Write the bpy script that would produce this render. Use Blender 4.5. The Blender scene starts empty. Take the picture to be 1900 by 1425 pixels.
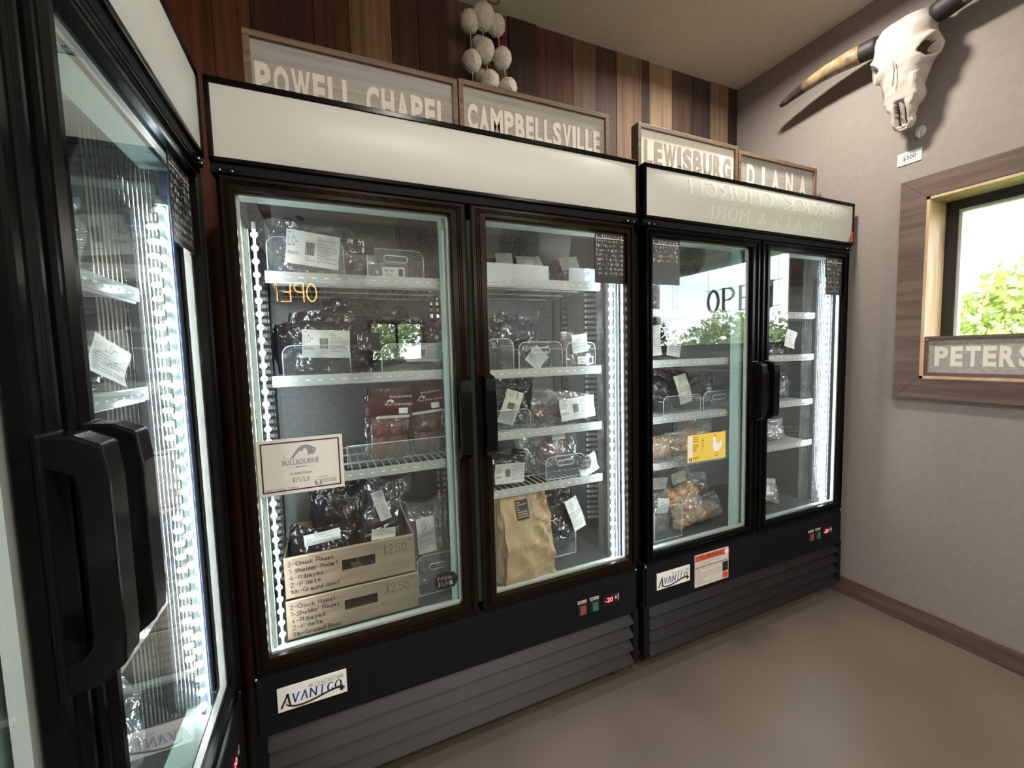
import bpy, math, random
from mathutils import Vector, Matrix, noise
random.seed(7)
S = bpy.context.scene
COL = S.collection
R = math.radians
# ------------------------------------------------------------------ camera
F_ = Vector((0.39761348, 0.91451453, -0.07461029)); RX = Vector((0.91593433, -0.40042553, -0.02690151)); UP = Vector((0.05447769, 0.05764172, 0.99684985))
cd = bpy.data.cameras.new('camera'); cam = bpy.data.objects.new('camera', cd); COL.objects.link(cam)
cd.sensor_width = 36; cd.lens = 36 * 772.74 / 1900; cd.clip_start = .02; cd.clip_end = 300
m = Matrix.Identity(4)
for i in range(3):
    m[i][0] = RX[i]; m[i][1] = UP[i]; m[i][2] = -F_[i]
m.translation = Vector((0.2537, -1.3134, 1.3833)); cam.matrix_world = m
S.camera = cam
# ------------------------------------------------------------------ world, exposure
wd = bpy.data.worlds.new('world'); S.world = wd; wd.use_nodes = True
nt = wd.node_tree; bg = nt.nodes['Background']
tc = nt.nodes.new('ShaderNodeTexCoord'); sx = nt.nodes.new('ShaderNodeSeparateXYZ'); cr = nt.nodes.new('ShaderNodeValToRGB')
nt.links.new(tc.outputs['Generated'], sx.inputs[0]); nt.links.new(sx.outputs['Z'], cr.inputs[0]); nt.links.new(cr.outputs[0], bg.inputs[0])
cr.color_ramp.elements[0].position = 0.0; cr.color_ramp.elements[0].color = (.95, .97, 1, 1)
cr.color_ramp.elements[1].position = .7; cr.color_ramp.elements[1].color = (.70, .82, 1, 1)
bg.inputs[1].default_value = 11.0
vs = S.view_settings; S.display_settings.display_device = 'sRGB'
vs.view_transform = 'Standard'; vs.look = 'None'; vs.exposure = 0.0; vs.gamma = 1; vs.use_curve_mapping = False
cy = S.cycles
cy.use_denoising = True; cy.max_bounces = 9; cy.transparent_max_bounces = 24; cy.glossy_bounces = 5; cy.diffuse_bounces = 4
cy.caustics_reflective = False; cy.caustics_refractive = False; cy.sample_clamp_indirect = 6; cy.use_light_tree = True
LAMPS = [(2.15, -0.03, 31), (0.75, -1.7, 35), (2.15, -2.6, 56), (0.6, -3.6, 42)]   # x, y, watts of each ceiling downlight
LED_E = 100.0           # diode emission

# ================================================================== materials
def mat(name, col=(.5, .5, .5), rough=.5, metal=0, spec=.5, coat=0, emit=None, es=0):
    M = bpy.data.materials.new(name); M.use_nodes = True
    b = M.node_tree.nodes['Principled BSDF']
    b.inputs['Base Color'].default_value = (*col, 1); b.inputs['Roughness'].default_value = rough; b.inputs['Metallic'].default_value = metal
    b.inputs['Specular IOR Level'].default_value = spec; b.inputs['Coat Weight'].default_value = coat
    if emit: b.inputs['Emission Color'].default_value = (*emit, 1); b.inputs['Emission Strength'].default_value = es
    return M
def nodes(M): return M.node_tree.nodes, M.node_tree.links, M.node_tree.nodes['Principled BSDF']
def add_noise(M, c1, c2, scale=(5, 5, 5), detail=4, bump=0, lo=.35, hi=.65, bdist=.002, rr=None):
    n, l, b = nodes(M)
    t = n.new('ShaderNodeTexCoord'); mp = n.new('ShaderNodeMapping'); mp.inputs['Scale'].default_value = scale
    ns = n.new('ShaderNodeTexNoise'); ns.inputs['Scale'].default_value = 1; ns.inputs['Detail'].default_value = detail
    l.new(t.outputs['Object'], mp.inputs[0]); l.new(mp.outputs[0], ns.inputs[0])
    r = n.new('ShaderNodeValToRGB'); r.color_ramp.elements[0].position = lo; r.color_ramp.elements[1].position = hi
    r.color_ramp.elements[0].color = (*c1, 1); r.color_ramp.elements[1].color = (*c2, 1)
    l.new(ns.outputs[0], r.inputs[0]); l.new(r.outputs[0], b.inputs['Base Color'])
    if bump:
        bp = n.new('ShaderNodeBump'); bp.inputs['Strength'].default_value = bump; bp.inputs['Distance'].default_value = bdist
        l.new(ns.outputs[0], bp.inputs['Height']); l.new(bp.outputs[0], b.inputs['Normal'])
    if rr:
        mr = n.new('ShaderNodeMapRange'); mr.inputs[3].default_value = rr[0]; mr.inputs[4].default_value = rr[1]
        l.new(ns.outputs[0], mr.inputs[0]); l.new(mr.outputs[0], b.inputs['Roughness'])
    return M
def crinkle(n, l, t, sc):
    nz = n.new('ShaderNodeTexNoise'); nz.inputs['Scale'].default_value = sc * .5; nz.inputs['Detail'].default_value = 3; l.new(t.outputs['Object'], nz.inputs[0])
    mx = n.new('ShaderNodeMix'); mx.data_type = 'VECTOR'; mx.inputs[0].default_value = .12; l.new(t.outputs['Object'], mx.inputs[4]); l.new(nz.outputs['Color'], mx.inputs[5])
    vo = n.new('ShaderNodeTexVoronoi'); vo.feature = 'F1'; vo.inputs['Scale'].default_value = sc * 1.4; l.new(mx.outputs[1], vo.inputs['Vector']); return vo
def thin(name, tint=(1, 1, 1), base=.04, rough=0.0, fres=1.45, haze=0, hazecol=(.8, .8, .8), bump=0, bscale=30, gl=(1, 1, 1)):
    """thin clear sheet: transparent + fresnel gloss (+ a little milky diffuse)"""
    M = bpy.data.materials.new(name); M.use_nodes = True; n = M.node_tree.nodes; l = M.node_tree.links; n.clear()
    out = n.new('ShaderNodeOutputMaterial'); tr = n.new('ShaderNodeBsdfTransparent'); g = n.new('ShaderNodeBsdfGlossy')
    tr.inputs[0].default_value = (*tint, 1); g.inputs[0].default_value = (*gl, 1); g.inputs['Roughness'].default_value = rough
    fr = n.new('ShaderNodeLayerWeight'); fr.inputs[0].default_value = .5
    pw = n.new('ShaderNodeMath'); pw.operation = 'POWER'; pw.inputs[1].default_value = 4.5; l.new(fr.outputs['Facing'], pw.inputs[0])
    ad = n.new('ShaderNodeMath'); ad.operation = 'MULTIPLY_ADD'; ad.inputs[1].default_value = .9; ad.inputs[2].default_value = base; ad.use_clamp = True
    l.new(pw.outputs[0], ad.inputs[0]); mx = n.new('ShaderNodeMixShader'); l.new(ad.outputs[0], mx.inputs[0]); l.new(tr.outputs[0], mx.inputs[1]); l.new(g.outputs[0], mx.inputs[2])
    last = mx
    if haze:
        d = n.new('ShaderNodeBsdfDiffuse'); d.inputs[0].default_value = (*hazecol, 1)
        m2 = n.new('ShaderNodeMixShader'); m2.inputs[0].default_value = haze; l.new(mx.outputs[0], m2.inputs[1]); l.new(d.outputs[0], m2.inputs[2]); last = m2
    if bump:
        t = n.new('ShaderNodeTexCoord'); ns = crinkle(n, l, t, bscale); bp = n.new('ShaderNodeBump'); bp.inputs['Strength'].default_value = bump * .8; bp.inputs['Distance'].default_value = .012
        l.new(ns.outputs[0], bp.inputs['Height']); l.new(bp.outputs[0], g.inputs['Normal']); l.new(bp.outputs[0], fr.inputs['Normal'])
    l.new(last.outputs[0], out.inputs[0])
    return M
K = {}
K['black'] = add_noise(mat('black_powder_coat', (.008, .008, .009), .5, 0, .22), (.007, .007, .008), (.011, .011, .012), (300, 300, 300), 2, .15, bdist=.0004)
K['blackgloss'] = mat('black_anodised_frame', (.003, .003, .003), .2, .0, .35)
K['warmblack'] = mat('warm_reflection_frame', (.013, .008, .005), .26, .25, .3)  # black frame with the warm room reflection put into its colour
K['grip'] = mat('black_plastic_grip', (.004, .004, .004), .16, 0, .5)
for kk_ in ('black', 'blackgloss', 'warmblack', 'grip'): K[kk_].node_tree.nodes['Principled BSDF'].inputs['IOR'].default_value = 1.22
K['louvre'] = mat('satin_black_louvre', (.008, .008, .009), .42, 0, .35)
K['lid'] = mat('header_white_panel', (.55, .555, .525), .42, 0, .5)
K['ghost'] = mat('pale_header_lettering', (.66, .67, .64), .3, 0, .5)
K['whitecoat'] = mat('white_shelf_coating', (.62, .63, .62), .35)
K['rail'] = thin('clear_price_rail', (.92, .95, .95), .1, .15, haze=.5, hazecol=(.60, .63, .63))
K['mint'] = mat('glass_tint_face_frame', (.42, .58, .53), .4)  # white plastic; the green tint of the door glass is put into its colour
K['jamb'] = mat('blue_film_jamb', (.16, .20, .36), .3, .3)
K['sill'] = mat('cooler_floor', (.14, .15, .15), .28, .6)
K['ceilmetal'] = mat('cooler_ceiling_metal', (.28, .29, .29), .4, .2)
K['glass'] = thin('door_glass', (.94, .97, .955), .048, 0)
K['winglass'] = thin('window_glass', (.97, .985, .98), .02, 0)
K['spacer'] = mat('pale_glass_spacer', (.62, .62, .58), .35, .3)
K['gasket'] = mat('grey_gasket', (.05, .052, .055), .6)
K['ledhouse'] = mat('led_housing', (.66, .80, .74), .4)
K['led'] = mat('led_diodes', (1, 1, 1), .5, emit=(.90, .95, 1), es=LED_E)
K['lens'] = thin('led_lens', (.98, 1, 1), .03, .2, haze=.12, hazecol=(.95, 1, 1))
K['chrome'] = mat('bright_steel', (.7, .7, .7), .18, 1)
K['rubber'] = mat('black_rubber', (.012, .012, .012), .6)
K['wheel'] = mat('grey_wheel', (.06, .06, .06), .5)
K['white'] = mat('white_print', (.80, .79, .76), .5)
K['paper'] = add_noise(mat('white_label_paper', (.66, .66, .62), .45), (.46, .47, .44), (.58, .59, .56), (18, 18, 18), 3, .3, bdist=.003)
K['ink'] = mat('black_ink', (.015, .015, .015), .5)
K['greyink'] = mat('grey_ink', (.22, .22, .22), .5)
K['blue'] = mat('blue_ink', (.02, .12, .42), .4)
K['chalk'] = mat('chalkboard_black', (.010, .010, .010), .45)
K['chalkgrey'] = mat('chalkboard_grey', (.045, .046, .046), .5)
K['marker'] = mat('white_marker', (.86, .86, .84), .5)
K['maroon'] = mat('maroon_print', (.055, .009, .013), .4)
K['cream'] = mat('cream_card', (.60, .58, .52), .45)
K['yellow'] = mat('yellow_card', (.75, .55, .08), .5)
K['pinkcream'] = mat('pale_print', (.80, .70, .60), .5)
K['orange'] = mat('red_orange_print', (.60, .07, .03), .5)
K['signface'] = add_noise(mat('greywash_sign_face', (.36, .34, .32), .7), (.31, .29, .27), (.40, .375, .35), (2, 60, 60), 4)
K['signwhite'] = mat('white_sign_face', (.78, .75, .68), .7)
K['signtext'] = mat('cream_sign_lettering', (.72, .68, .60), .7)
K['signgrey'] = mat('taupe_sign_lettering', (.36, .31, .26), .7)
K['signwood'] = add_noise(mat('sign_frame_wood', (.25, .15, .08), .6), (.11, .066, .036), (.20, .13, .078), (3, 50, 50), 5, .2)
K['wall'] = add_noise(mat('taupe_wall_paint', (.3, .27, .25), .8, 0, .3), (.265, .232, .210), (.285, .25, .226), (40, 40, 40), 4, .25, bdist=.002)
K['ceil'] = add_noise(mat('ceiling_paint', (.4, .35, .3), .9, 0, .2), (.72, .665, .60), (.76, .70, .635), (30, 30, 30), 3, .1)
K['trim'] = add_noise(mat('dark_stained_trim', (.12, .075, .055), .6, 0, .3), (.095, .062, .048), (.15, .105, .085), (40, 3, 40), 4, .15)
K['rawwood'] = add_noise(mat('raw_jamb_wood', (.55, .38, .23), .6), (.48, .32, .18), (.62, .46, .30), (30, 30, 4), 4, .1)
K['winblack'] = mat('black_window_frame', (.02, .02, .022), .4)
K['vinyl'] = mat('white_window_bead', (.6, .62, .6), .4)
K['card'] = add_noise(mat('kraft_cardboard', (.34, .24, .15), .8, 0, .2), (.215, .165, .115), (.265, .205, .145), (9, 9, 40), 3, .1)
K['cardedge'] = mat('cardboard_cut_edge', (.42, .34, .23), .8)
K['kraft'] = add_noise(mat('brown_kraft_paper', (.40, .25, .12), .7), (.34, .235, .130), (.42, .30, .17), (20, 20, 20), 3, .4, bdist=.004)
K['pen'] = mat('dark_pen', (.03, .035, .06), .5)
K['bone'] = add_noise(mat('glossy_white_bone', (.72, .66, .57), .2, 0, .6, .3), (.42, .38, .335), (.50, .465, .42), (14, 14, 14), 5, .5, bdist=.004)
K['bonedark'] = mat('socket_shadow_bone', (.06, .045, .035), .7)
K['wrap'] = mat('dark_leather_wrap', (.018, .012, .014), .6)
K['wool'] = add_noise(mat('white_wool', (.78, .75, .68), .95), (.70, .66, .58), (.82, .79, .73), (60, 60, 60), 3, .8, bdist=.01)
K['woolpink'] = mat('pink_wool', (.42, .25, .2), .95)
K['woolmaroon'] = mat('magenta_wool', (.14, .01, .05), .95)
K['woolgreen'] = mat('olive_wool', (.2, .2, .1), .95)
K['woolgold'] = mat('gold_wool', (.4, .22, .05), .95)
K['string'] = mat('cream_string', (.6, .55, .45), .8)
K['twig'] = mat('brown_twig', (.10, .06, .035), .8)
K['clearthin'] = thin('taut_clear_film', (.95, .95, .95), .06, .12, haze=.02, bump=.5, bscale=14)
K['clear'] = thin('clear_film', (.90, .92, .92), .16, .13, haze=.10, hazecol=(.7, .75, .78), bump=1.0, bscale=22)
K['cleardim'] = thin('smoky_film', (.45, .48, .52), .12, .14, haze=.10, hazecol=(.35, .38, .42), bump=1.0, bscale=18)
K['darkfilm'] = mat('dark_vacuum_film', (.012, .012, .018), .14, 0, .9); n, l, b = nodes(K['darkfilm']); t = n.new('ShaderNodeTexCoord'); v_ = crinkle(n, l, t, 20)
bp = n.new('ShaderNodeBump'); bp.inputs['Strength'].default_value = .8; bp.inputs['Distance'].default_value = .012; l.new(v_.outputs[0], bp.inputs['Height']); l.new(bp.outputs[0], b.inputs['Normal'])
K['acryl'] = thin('clear_acrylic', (.93, .96, .97), .05, .05, haze=.04, hazecol=(.8, .9, .95))
K['acryledge'] = thin('bright_acrylic_edge', (.9, .95, .97), .25, .1, haze=.45, hazecol=(.85, .92, .95))
def meat(name, a, b, sc=26, rough=.3):
    return add_noise(mat(name, a, rough, 0, .6), a, b, (sc, sc, sc), 5, .8, bdist=.01)
K['burger'] = meat('raw_burger', (.055, .014, .010), (.22, .075, .05), 55)
K['redmeat'] = meat('dark_red_meat', (.05, .012, .014), (.16, .045, .045), 18)
K['sausage'] = meat('pink_meat', (.20, .09, .07), (.38, .24, .20), 14)
K['chicken'] = meat('pale_chicken', (.42, .20, .09), (.66, .42, .24), 14)
K['ground'] = meat('brown_ground_meat', (.22, .10, .06), (.38, .20, .13), 40)
K['leaf'] = add_noise(mat('tree_leaves', (.2, .3, .05), .6), (.22, .30, .05), (.50, .52, .18), (3, 3, 3), 4)
K['leafdark'] = add_noise(mat('conifer_leaves', (.05, .08, .04), .7), (.02, .04, .02), (.06, .09, .045), (4, 4, 4), 4)
K['bark'] = mat('bark', (.09, .06, .04), .9)
K['grass'] = add_noise(mat('mown_grass', (.12, .2, .04), .9), (.10, .17, .03), (.17, .25, .06), (.6, .6, .6), 4)
K['hill'] = mat('hazy_hill', (.22, .30, .30), .9)
K['neon'] = mat('orange_neon', (1, .3, .05), .5, emit=(1, .33, .06), es=30)
K['red7'] = mat('red_led_digits', (1, .1, .1), .5, emit=(1, .12, .15), es=5)
K['redsw'] = mat('red_switch', (.22, .06, .05), .3)
K['greensw'] = mat('green_switch', (.03, .12, .075), .3)
K['display'] = mat('display_window', (.02, .006, .008), .15)
K['lampface'] = mat('warm_lamp_face', (1, .9, .75), .5, emit=(1, .88, .72), es=7)
# liner: brushed metal, streaks run front to back (anisotropic)
K['liner'] = mat('ribbed_liner_metal', (.60, .63, .62), .06, .85, .5)
K['back'] = add_noise(mat('stucco_liner_back', (.17, .185, .19), .42, .55), (.15, .165, .17), (.19, .20, .205), (60, 60, 60), 2, .3, bdist=.001)
# polished concrete
Mf = add_noise(mat('polished_concrete', (.17, .145, .12), .35, 0, .5), (.088, .072, .056), (.125, .103, .082), (1.6, 1.6, 1.6), 8, .02, .3, .7, rr=(.26, .46)); K['floor'] = Mf
# wood planks (own colour per plank via attribute)
Mw = mat('reclaimed_wood_planks', (.2, .1, .05), .6, 0, .3); n, l, b = nodes(Mw)
at = n.new('ShaderNodeAttribute'); at.attribute_name = 'plank'; t = n.new('ShaderNodeTexCoord'); mp = n.new('ShaderNodeMapping'); mp.inputs['Scale'].default_value = (45, 45, 1.6)
ns = n.new('ShaderNodeTexNoise'); ns.inputs['Scale'].default_value = 1; ns.inputs['Detail'].default_value = 6; l.new(t.outputs['Object'], mp.inputs[0]); l.new(mp.outputs[0], ns.inputs[0])
mr = n.new('ShaderNodeMapRange'); mr.inputs[1].default_value = .25; mr.inputs[2].default_value = .75; mr.inputs[3].default_value = .55; mr.inputs[4].default_value = 1.4; l.new(ns.outputs[0], mr.inputs[0])
vm = n.new('ShaderNodeVectorMath'); vm.operation = 'SCALE'; l.new(at.outputs['Color'], vm.inputs[0]); l.new(mr.outputs[0], vm.inputs['Scale']); l.new(vm.outputs[0], b.inputs['Base Color'])
bp = n.new('ShaderNodeBump'); bp.inputs['Strength'].default_value = .3; bp.inputs['Distance'].default_value = .002; l.new(ns.outputs[0], bp.inputs['Height']); l.new(bp.outputs[0], b.inputs['Normal'])
K['planks'] = Mw
# horn: cream mottled, dark tip driven by a colour attribute
Mh = mat('horn_keratin', (.4, .3, .18), .3, 0, .6, .2); n, l, b = nodes(Mh)
at = n.new('ShaderNodeAttribute'); at.attribute_name = 'plank'; ns = n.new('ShaderNodeTexNoise'); ns.inputs['Scale'].default_value = 22; ns.inputs['Detail'].default_value = 5
t = n.new('ShaderNodeTexCoord'); l.new(t.outputs['Object'], ns.inputs[0]); mr = n.new('ShaderNodeMapRange'); mr.inputs[1].default_value = .3; mr.inputs[2].default_value = .7; mr.inputs[3].default_value = .45; mr.inputs[4].default_value = 1.4
l.new(ns.outputs[0], mr.inputs[0]); vm = n.new('ShaderNodeVectorMath'); vm.operation = 'SCALE'; l.new(at.outputs['Color'], vm.inputs[0]); l.new(mr.outputs[0], vm.inputs['Scale']); l.new(vm.outputs[0], b.inputs['Base Color'])
K['horn'] = Mh

# ================================================================== mesh builder
class MB:
    def __init__(s): s.v = []; s.f = []; s.mi = []; s.slots = []; s.smooth = []; s.T = Matrix.Identity(4); s.col = {}
    def slot(s, k):
        if k not in s.slots: s.slots.append(k)
        return s.slots.index(k)
    def add(s, vs, fs, k='white', sm=False):
        o = len(s.v); s.v += [tuple(s.T @ Vector(p)) for p in vs]; i = s.slot(k)
        for f in fs: s.f.append(tuple(o + a for a in f)); s.mi.append(i); s.smooth.append(sm)
        return s
    def box(s, x0, y0, z0, x1, y1, z1, k='white', M=None):
        P = [(x0, y0, z0), (x1, y0, z0), (x1, y1, z0), (x0, y1, z0), (x0, y0, z1), (x1, y0, z1), (x1, y1, z1), (x0, y1, z1)]
        if M: P = [tuple(M @ Vector(p)) for p in P]
        return s.add(P, [(0, 3, 2, 1), (4, 5, 6, 7), (0, 1, 5, 4), (1, 2, 6, 5), (2, 3, 7, 6), (3, 0, 4, 7)], k)
    def tube(s, pts, r, k='white', n=8, caps=True, radii=None, flat=1.0):
        pts = [Vector(p) for p in pts]; vs = []; fs = []; prev = None
        for i, p in enumerate(pts):
            d = (pts[min(i + 1, len(pts) - 1)] - pts[max(i - 1, 0)]); d = d.normalized() if d.length > 1e-9 else Vector((0, 0, 1))
            if prev is None:
                a = Vector((0, 0, 1)) if abs(d.z) < .9 else Vector((1, 0, 0)); u = d.cross(a).normalized()
            else:
                u = prev - d * prev.dot(d); u.normalize()
            prev = u; w = d.cross(u); rr = radii[i] if radii else r
            for j in range(n):
                a = 2 * math.pi * j / n; vs.append(p + u * math.cos(a) * rr + w * math.sin(a) * rr * flat)
        for i in range(len(pts) - 1):
            for j in range(n): fs.append((i * n + j, i * n + (j + 1) % n, (i + 1) * n + (j + 1) % n, (i + 1) * n + j))
        if caps: fs.append(tuple(reversed(range(n)))); fs.append(tuple((len(pts) - 1) * n + j for j in range(n)))
        return s.add(vs, fs, k, True)
    def ball(s, c, r, k='white', seg=14, rings=9, amp=0, seed=0, sc=(1, 1, 1), freq=4):
        vs = []; fs = []
        for i in range(rings + 1):
            th = math.pi * i / rings
            for j in range(seg):
                ph = 2 * math.pi * j / seg; d = Vector((math.sin(th) * math.cos(ph), math.sin(th) * math.sin(ph), math.cos(th)))
                q = 1 + amp * noise.noise(d * freq + Vector((seed * 3.1, seed, 0)))
                vs.append((c[0] + d.x * r * q * sc[0], c[1] + d.y * r * q * sc[1], c[2] + d.z * r * q * sc[2]))
        for i in range(rings):
            for j in range(seg): fs.append((i * seg + j, (i + 1) * seg + j, (i + 1) * seg + (j + 1) % seg, i * seg + (j + 1) % seg))
        return s.add(vs, fs, k, True)
    def poly2(s, polys, o, ux, uy, k='ink'):
        """flat 2-D polygons [(pts, faces)] laid on the plane o + x*ux + y*uy"""
        o = Vector(o); ux = Vector(ux); uy = Vector(uy)
        for pts, fs in polys: s.add([o + ux * p[0] + uy * p[1] for p in pts], fs, k)
        return s
    def build(s, name, parent=None, label=None, loc=None, rot=None, bevel=0, auto=False):
        me = bpy.data.meshes.new(name); me.from_pydata(s.v, [], s.f)
        for k in s.slots: me.materials.append(K[k])
        me.polygons.foreach_set('material_index', s.mi); me.polygons.foreach_set('use_smooth', s.smooth)
        o = bpy.data.objects.new(name, me); COL.objects.link(o)
        if parent: o.parent = parent
        if label: o['label'] = label
        if loc: o.location = loc
        if rot: o.rotation_euler = rot
        if bevel:
            md = o.modifiers.new('bevel', 'BEVEL'); md.width = bevel; md.segments = 2; md.limit_method = 'ANGLE'; md.angle_limit = R(40)
        me.update(); return o
def thing(name, label, cat, loc=(0, 0, 0), rz=0, group=None, rot=None):
    o = bpy.data.objects.new(name, None); COL.objects.link(o); o.empty_display_size = .05
    o.location = loc; o.rotation_euler = rot if rot else (0, 0, rz); o['label'] = label; o['category'] = cat
    if group: o['group'] = group
    return o
def tag(o, label, cat, group=None):
    o['label'] = label; o['category'] = cat
    if group: o['group'] = group
    return o
def struct(o): o['kind'] = 'structure'; return o

# ================================================================== lettering
_tc = {}
def text(st, size=1.0, sx=1.0, bold=0, shear=0, align='LEFT', mirror=False):
    """filled outline lettering; size = cap height"""
    key = (st, bold)
    if key not in _tc:
        c = bpy.data.curves.new('t', 'FONT'); c.body = st; c.size = 1; c.offset = bold; c.resolution_u = 3; c.fill_mode = 'BOTH'
        ob = bpy.data.objects.new('t', c); COL.objects.link(ob); bpy.context.view_layer.update()
        me = bpy.data.meshes.new_from_object(ob.evaluated_get(bpy.context.evaluated_depsgraph_get()))
        _tc[key] = ([tuple(v.co) for v in me.vertices], [tuple(p.vertices) for p in me.polygons])
        bpy.data.objects.remove(ob); bpy.data.curves.remove(c); bpy.data.meshes.remove(me)
    vs, fs = _tc[key]
    k = size / .70; pts = [(v[0] * k * sx + v[1] * k * shear, v[1] * k) for v in vs]
    w = max(p[0] for p in pts) if pts else 0
    off = {'LEFT': 0, 'CENTER': -w / 2, 'RIGHT': -w}[align]
    pts = [(p[0] + off, p[1]) for p in pts]
    if mirror: pts = [(-p[0], p[1]) for p in pts]
    return [(pts, fs)]
def textfit(st, w, h, bold=0, mirror=False, shear=0):
    """lettering stretched to exactly w x h, lower left at 0,0"""
    t = text(st, 1, 1, bold, shear)[0]; xs = [p[0] for p in t[0]]; ys = [p[1] for p in t[0]]
    a, b, c, d = min(xs), max(xs), min(ys), max(ys)
    pts = [((p[0] - a) / (b - a) * w, (p[1] - c) / (d - c) * h) for p in t[0]]
    if mirror: pts = [(w - p[0], p[1]) for p in pts]
    return [(pts, t[1])]
# single-stroke alphabet: two characters per point: x 0-9 (tenths), y: 0-9, a=-1 b=-2 c=-3 (eighths of cap height)
GL = {'A': '0038 3860 1353', 'B': '0008 0847675404 0454625000', 'C': '6757372726100020406162', 'D': '0008 0838656332300000', 'E': '6808044400000060 0444', 'F': '0008 0868 0444',
 'G': '6738180612205063 633334', 'H': '0008 6068 0464', 'I': '2028', 'J': '484130101202', 'K': '0008 680460', 'L': '080050', 'M': '0008346860', 'N': '00086068', 'O': '38160210305264583837', 'P': '0008 08486664440404',
 'Q': '38160210305264583837 4260', 'R': '0008 08486664440404 3460', 'S': '6738170644525030100102', 'T': '0868 3830', 'U': '0802103050626868', 'V': '083068', 'W': '0810356078', 'X': '0068 0860', 'Y': '083468 3430', 'Z': '08680060',
 'a': '4535150301103042 4540', 'b': '0800 0325453210400100', 'c': '4435140201103041', 'd': '4840 4435140201103041', 'e': '0343453515020120', 'f': '4838262010 0545', 'g': '4535150301103042 454b2c0b', 'h': '0800 03254530', 'i': '1510 1717', 'j': '252b1c 2727', 'k': '0800 450340', 'l': '181110', 'm': '0500 032520 234550', 'n': '0500 03254540',
 'o': '2504022040435525', 'p': '050c 0325453210400100', 'q': '4535150301103042 454c', 'r': '0500 032545', 's': '4425143230100001', 't': '28213040 0545', 'u': '0502103045 4540', 'v': '052045', 'w': '0510254055', 'x': '0045 0540', 'y': '0522 450c', 'z': '05450040',
 '0': '2806022040434628', '1': '062820', '2': '0627464400 0050', '3': '07384634 34422001', '4': '38030353 3830', '5': '48080534423001', '6': '4816022040432403', '7': '084820', '8': '2806224220021428462806', '9': '4427062424 484440', '$': '4626043442311101 2a29', '.': '1011', '-': '0444', '=': '0545 0242', '/': '0048', '&': '5014374726032050 5053', '?': '0627464423 2021', ' ': ''}
GL.update({'O':'3817050311305163655738', 'Q':'3817050311305163655738 4260', 'G':'5738170503113051534333', 'C':'573817050311305152', 'D':'0008 083856523000', 'S':'573817154452301001', 'U':'08031130516368', 'J':'4841301002', 'P':'0008 0848664404', 'R':'0008 0848664404 3460', 'B':'0008 0838563404 0444624000', 'E':'68080060 0444', '2':'0618384600 0050', '5':'48080535433001', '0':'28060220424628', '9':'462406284630', '6':'480320422402', '8':'28064220024628', '4':'380353 3530', '$':'472715433101 2920', 'e':'03433515031041', 'a':'4515021042 4540', 'o':'250310304325', 'c':'4425031041', 'd':'4840 4425031042', 'b':'0800 042544423000', 'g':'4515021042 454b2c0b', 'h':'0800 03254440', 'n':'0500 03254440', 'u':'05021042 4540', 's':'442504422001', 'p':'050c 042544423000', 'f':'482720 0545', 'l':'1810', '&':'50163846022053'})
def _pts(code):
    ymap = {'a': -1, 'b': -2, 'c': -3}
    return [(int(code[i]) / 8., (ymap[code[i + 1]] if code[i + 1] in ymap else int(code[i + 1])) / 8.) for i in range(0, len(code), 2)]
def pen(st, h=1, w=.1, sx=1.0, jit=.0, serif=False, shear=0, seed=1, mirror=False):
    """handwritten ribbon strokes (or, with serif, thick-and-thin engraved capitals)"""
    rnd = random.Random(seed); out = []; x = 0
    for ch in st:
        g = GL.get(ch, '0444'); adv = 0; by = rnd.uniform(-jit, jit) * .6; rs = 1 + rnd.uniform(-jit, jit)
        for code in g.split():
            p = _pts(code); adv = max([adv] + [q[0] for q in p])
            q = [Vector((a * sx * rs, (b + by) * rs)) for a, b in p]
            straight = len(q) <= 3 or serif and ch in 'ANMVWKEFHXYZL'
            if not straight:
                for _ in range(2):
                    nq = [q[0]]
                    for a, b in zip(q[:-1], q[1:]): nq += [a.lerp(b, .25), a.lerp(b, .75)]
                    q = nq + [q[-1]]
            if serif:
                nq = [q[0]]
                for a, b in zip(q[:-1], q[1:]):
                    kk = max(1, int((b - a).length / .16)); nq += [a.lerp(b, (i + 1) / kk) for i in range(kk)]
                q = nq
            for a, b in zip(q[:-1], q[1:]):
                d = b - a
                if d.length < 1e-5: d = Vector((.04, 0)); b = a + d
                dn = d.normalized(); ww = w * (.25 + .95 * abs(dn.y)) if serif else w
                nn = Vector((-dn.y, dn.x)) * ww / 2; e = dn * ww * (.2 if serif else .35)
                qd = [a - e - nn, b + e - nn, b + e + nn, a - e + nn]
                out.append(([(v.x + x + v.y * shear, v.y) for v in qd], [(0, 1, 2, 3)]))
            if serif and ch not in 'OCGQS&':
                for e in (q[0], q[-1]):
                    if e.y < .02 or e.y > .98:
                        qd = [(e.x - w * 1.0, e.y - w * .15), (e.x + w * 1.0, e.y - w * .15), (e.x + w * 1.0, e.y + w * .15), (e.x - w * 1.0, e.y + w * .15)]
                        out.append(([(v[0] + x + v[1] * shear, v[1]) for v in qd], [(0, 1, 2, 3)]))
        x += (adv if ch != ' ' else .35) * sx + .22 * max(.6, sx) + (w if serif else 0)
    k = h
    out = [([(a * k, b * k) for a, b in p], f) for p, f in out]
    if mirror: out = [([(x * k - a, b) for a, b in p], f) for p, f in out]
    return out, x * k
def penfit(st, W, h, w=.1, **kw):
    p, L = pen(st, 1, w, **kw); kx = W / max(L, 1e-6)
    return [([(a * kx, b * h) for a, b in q], f) for q, f in p]
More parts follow.
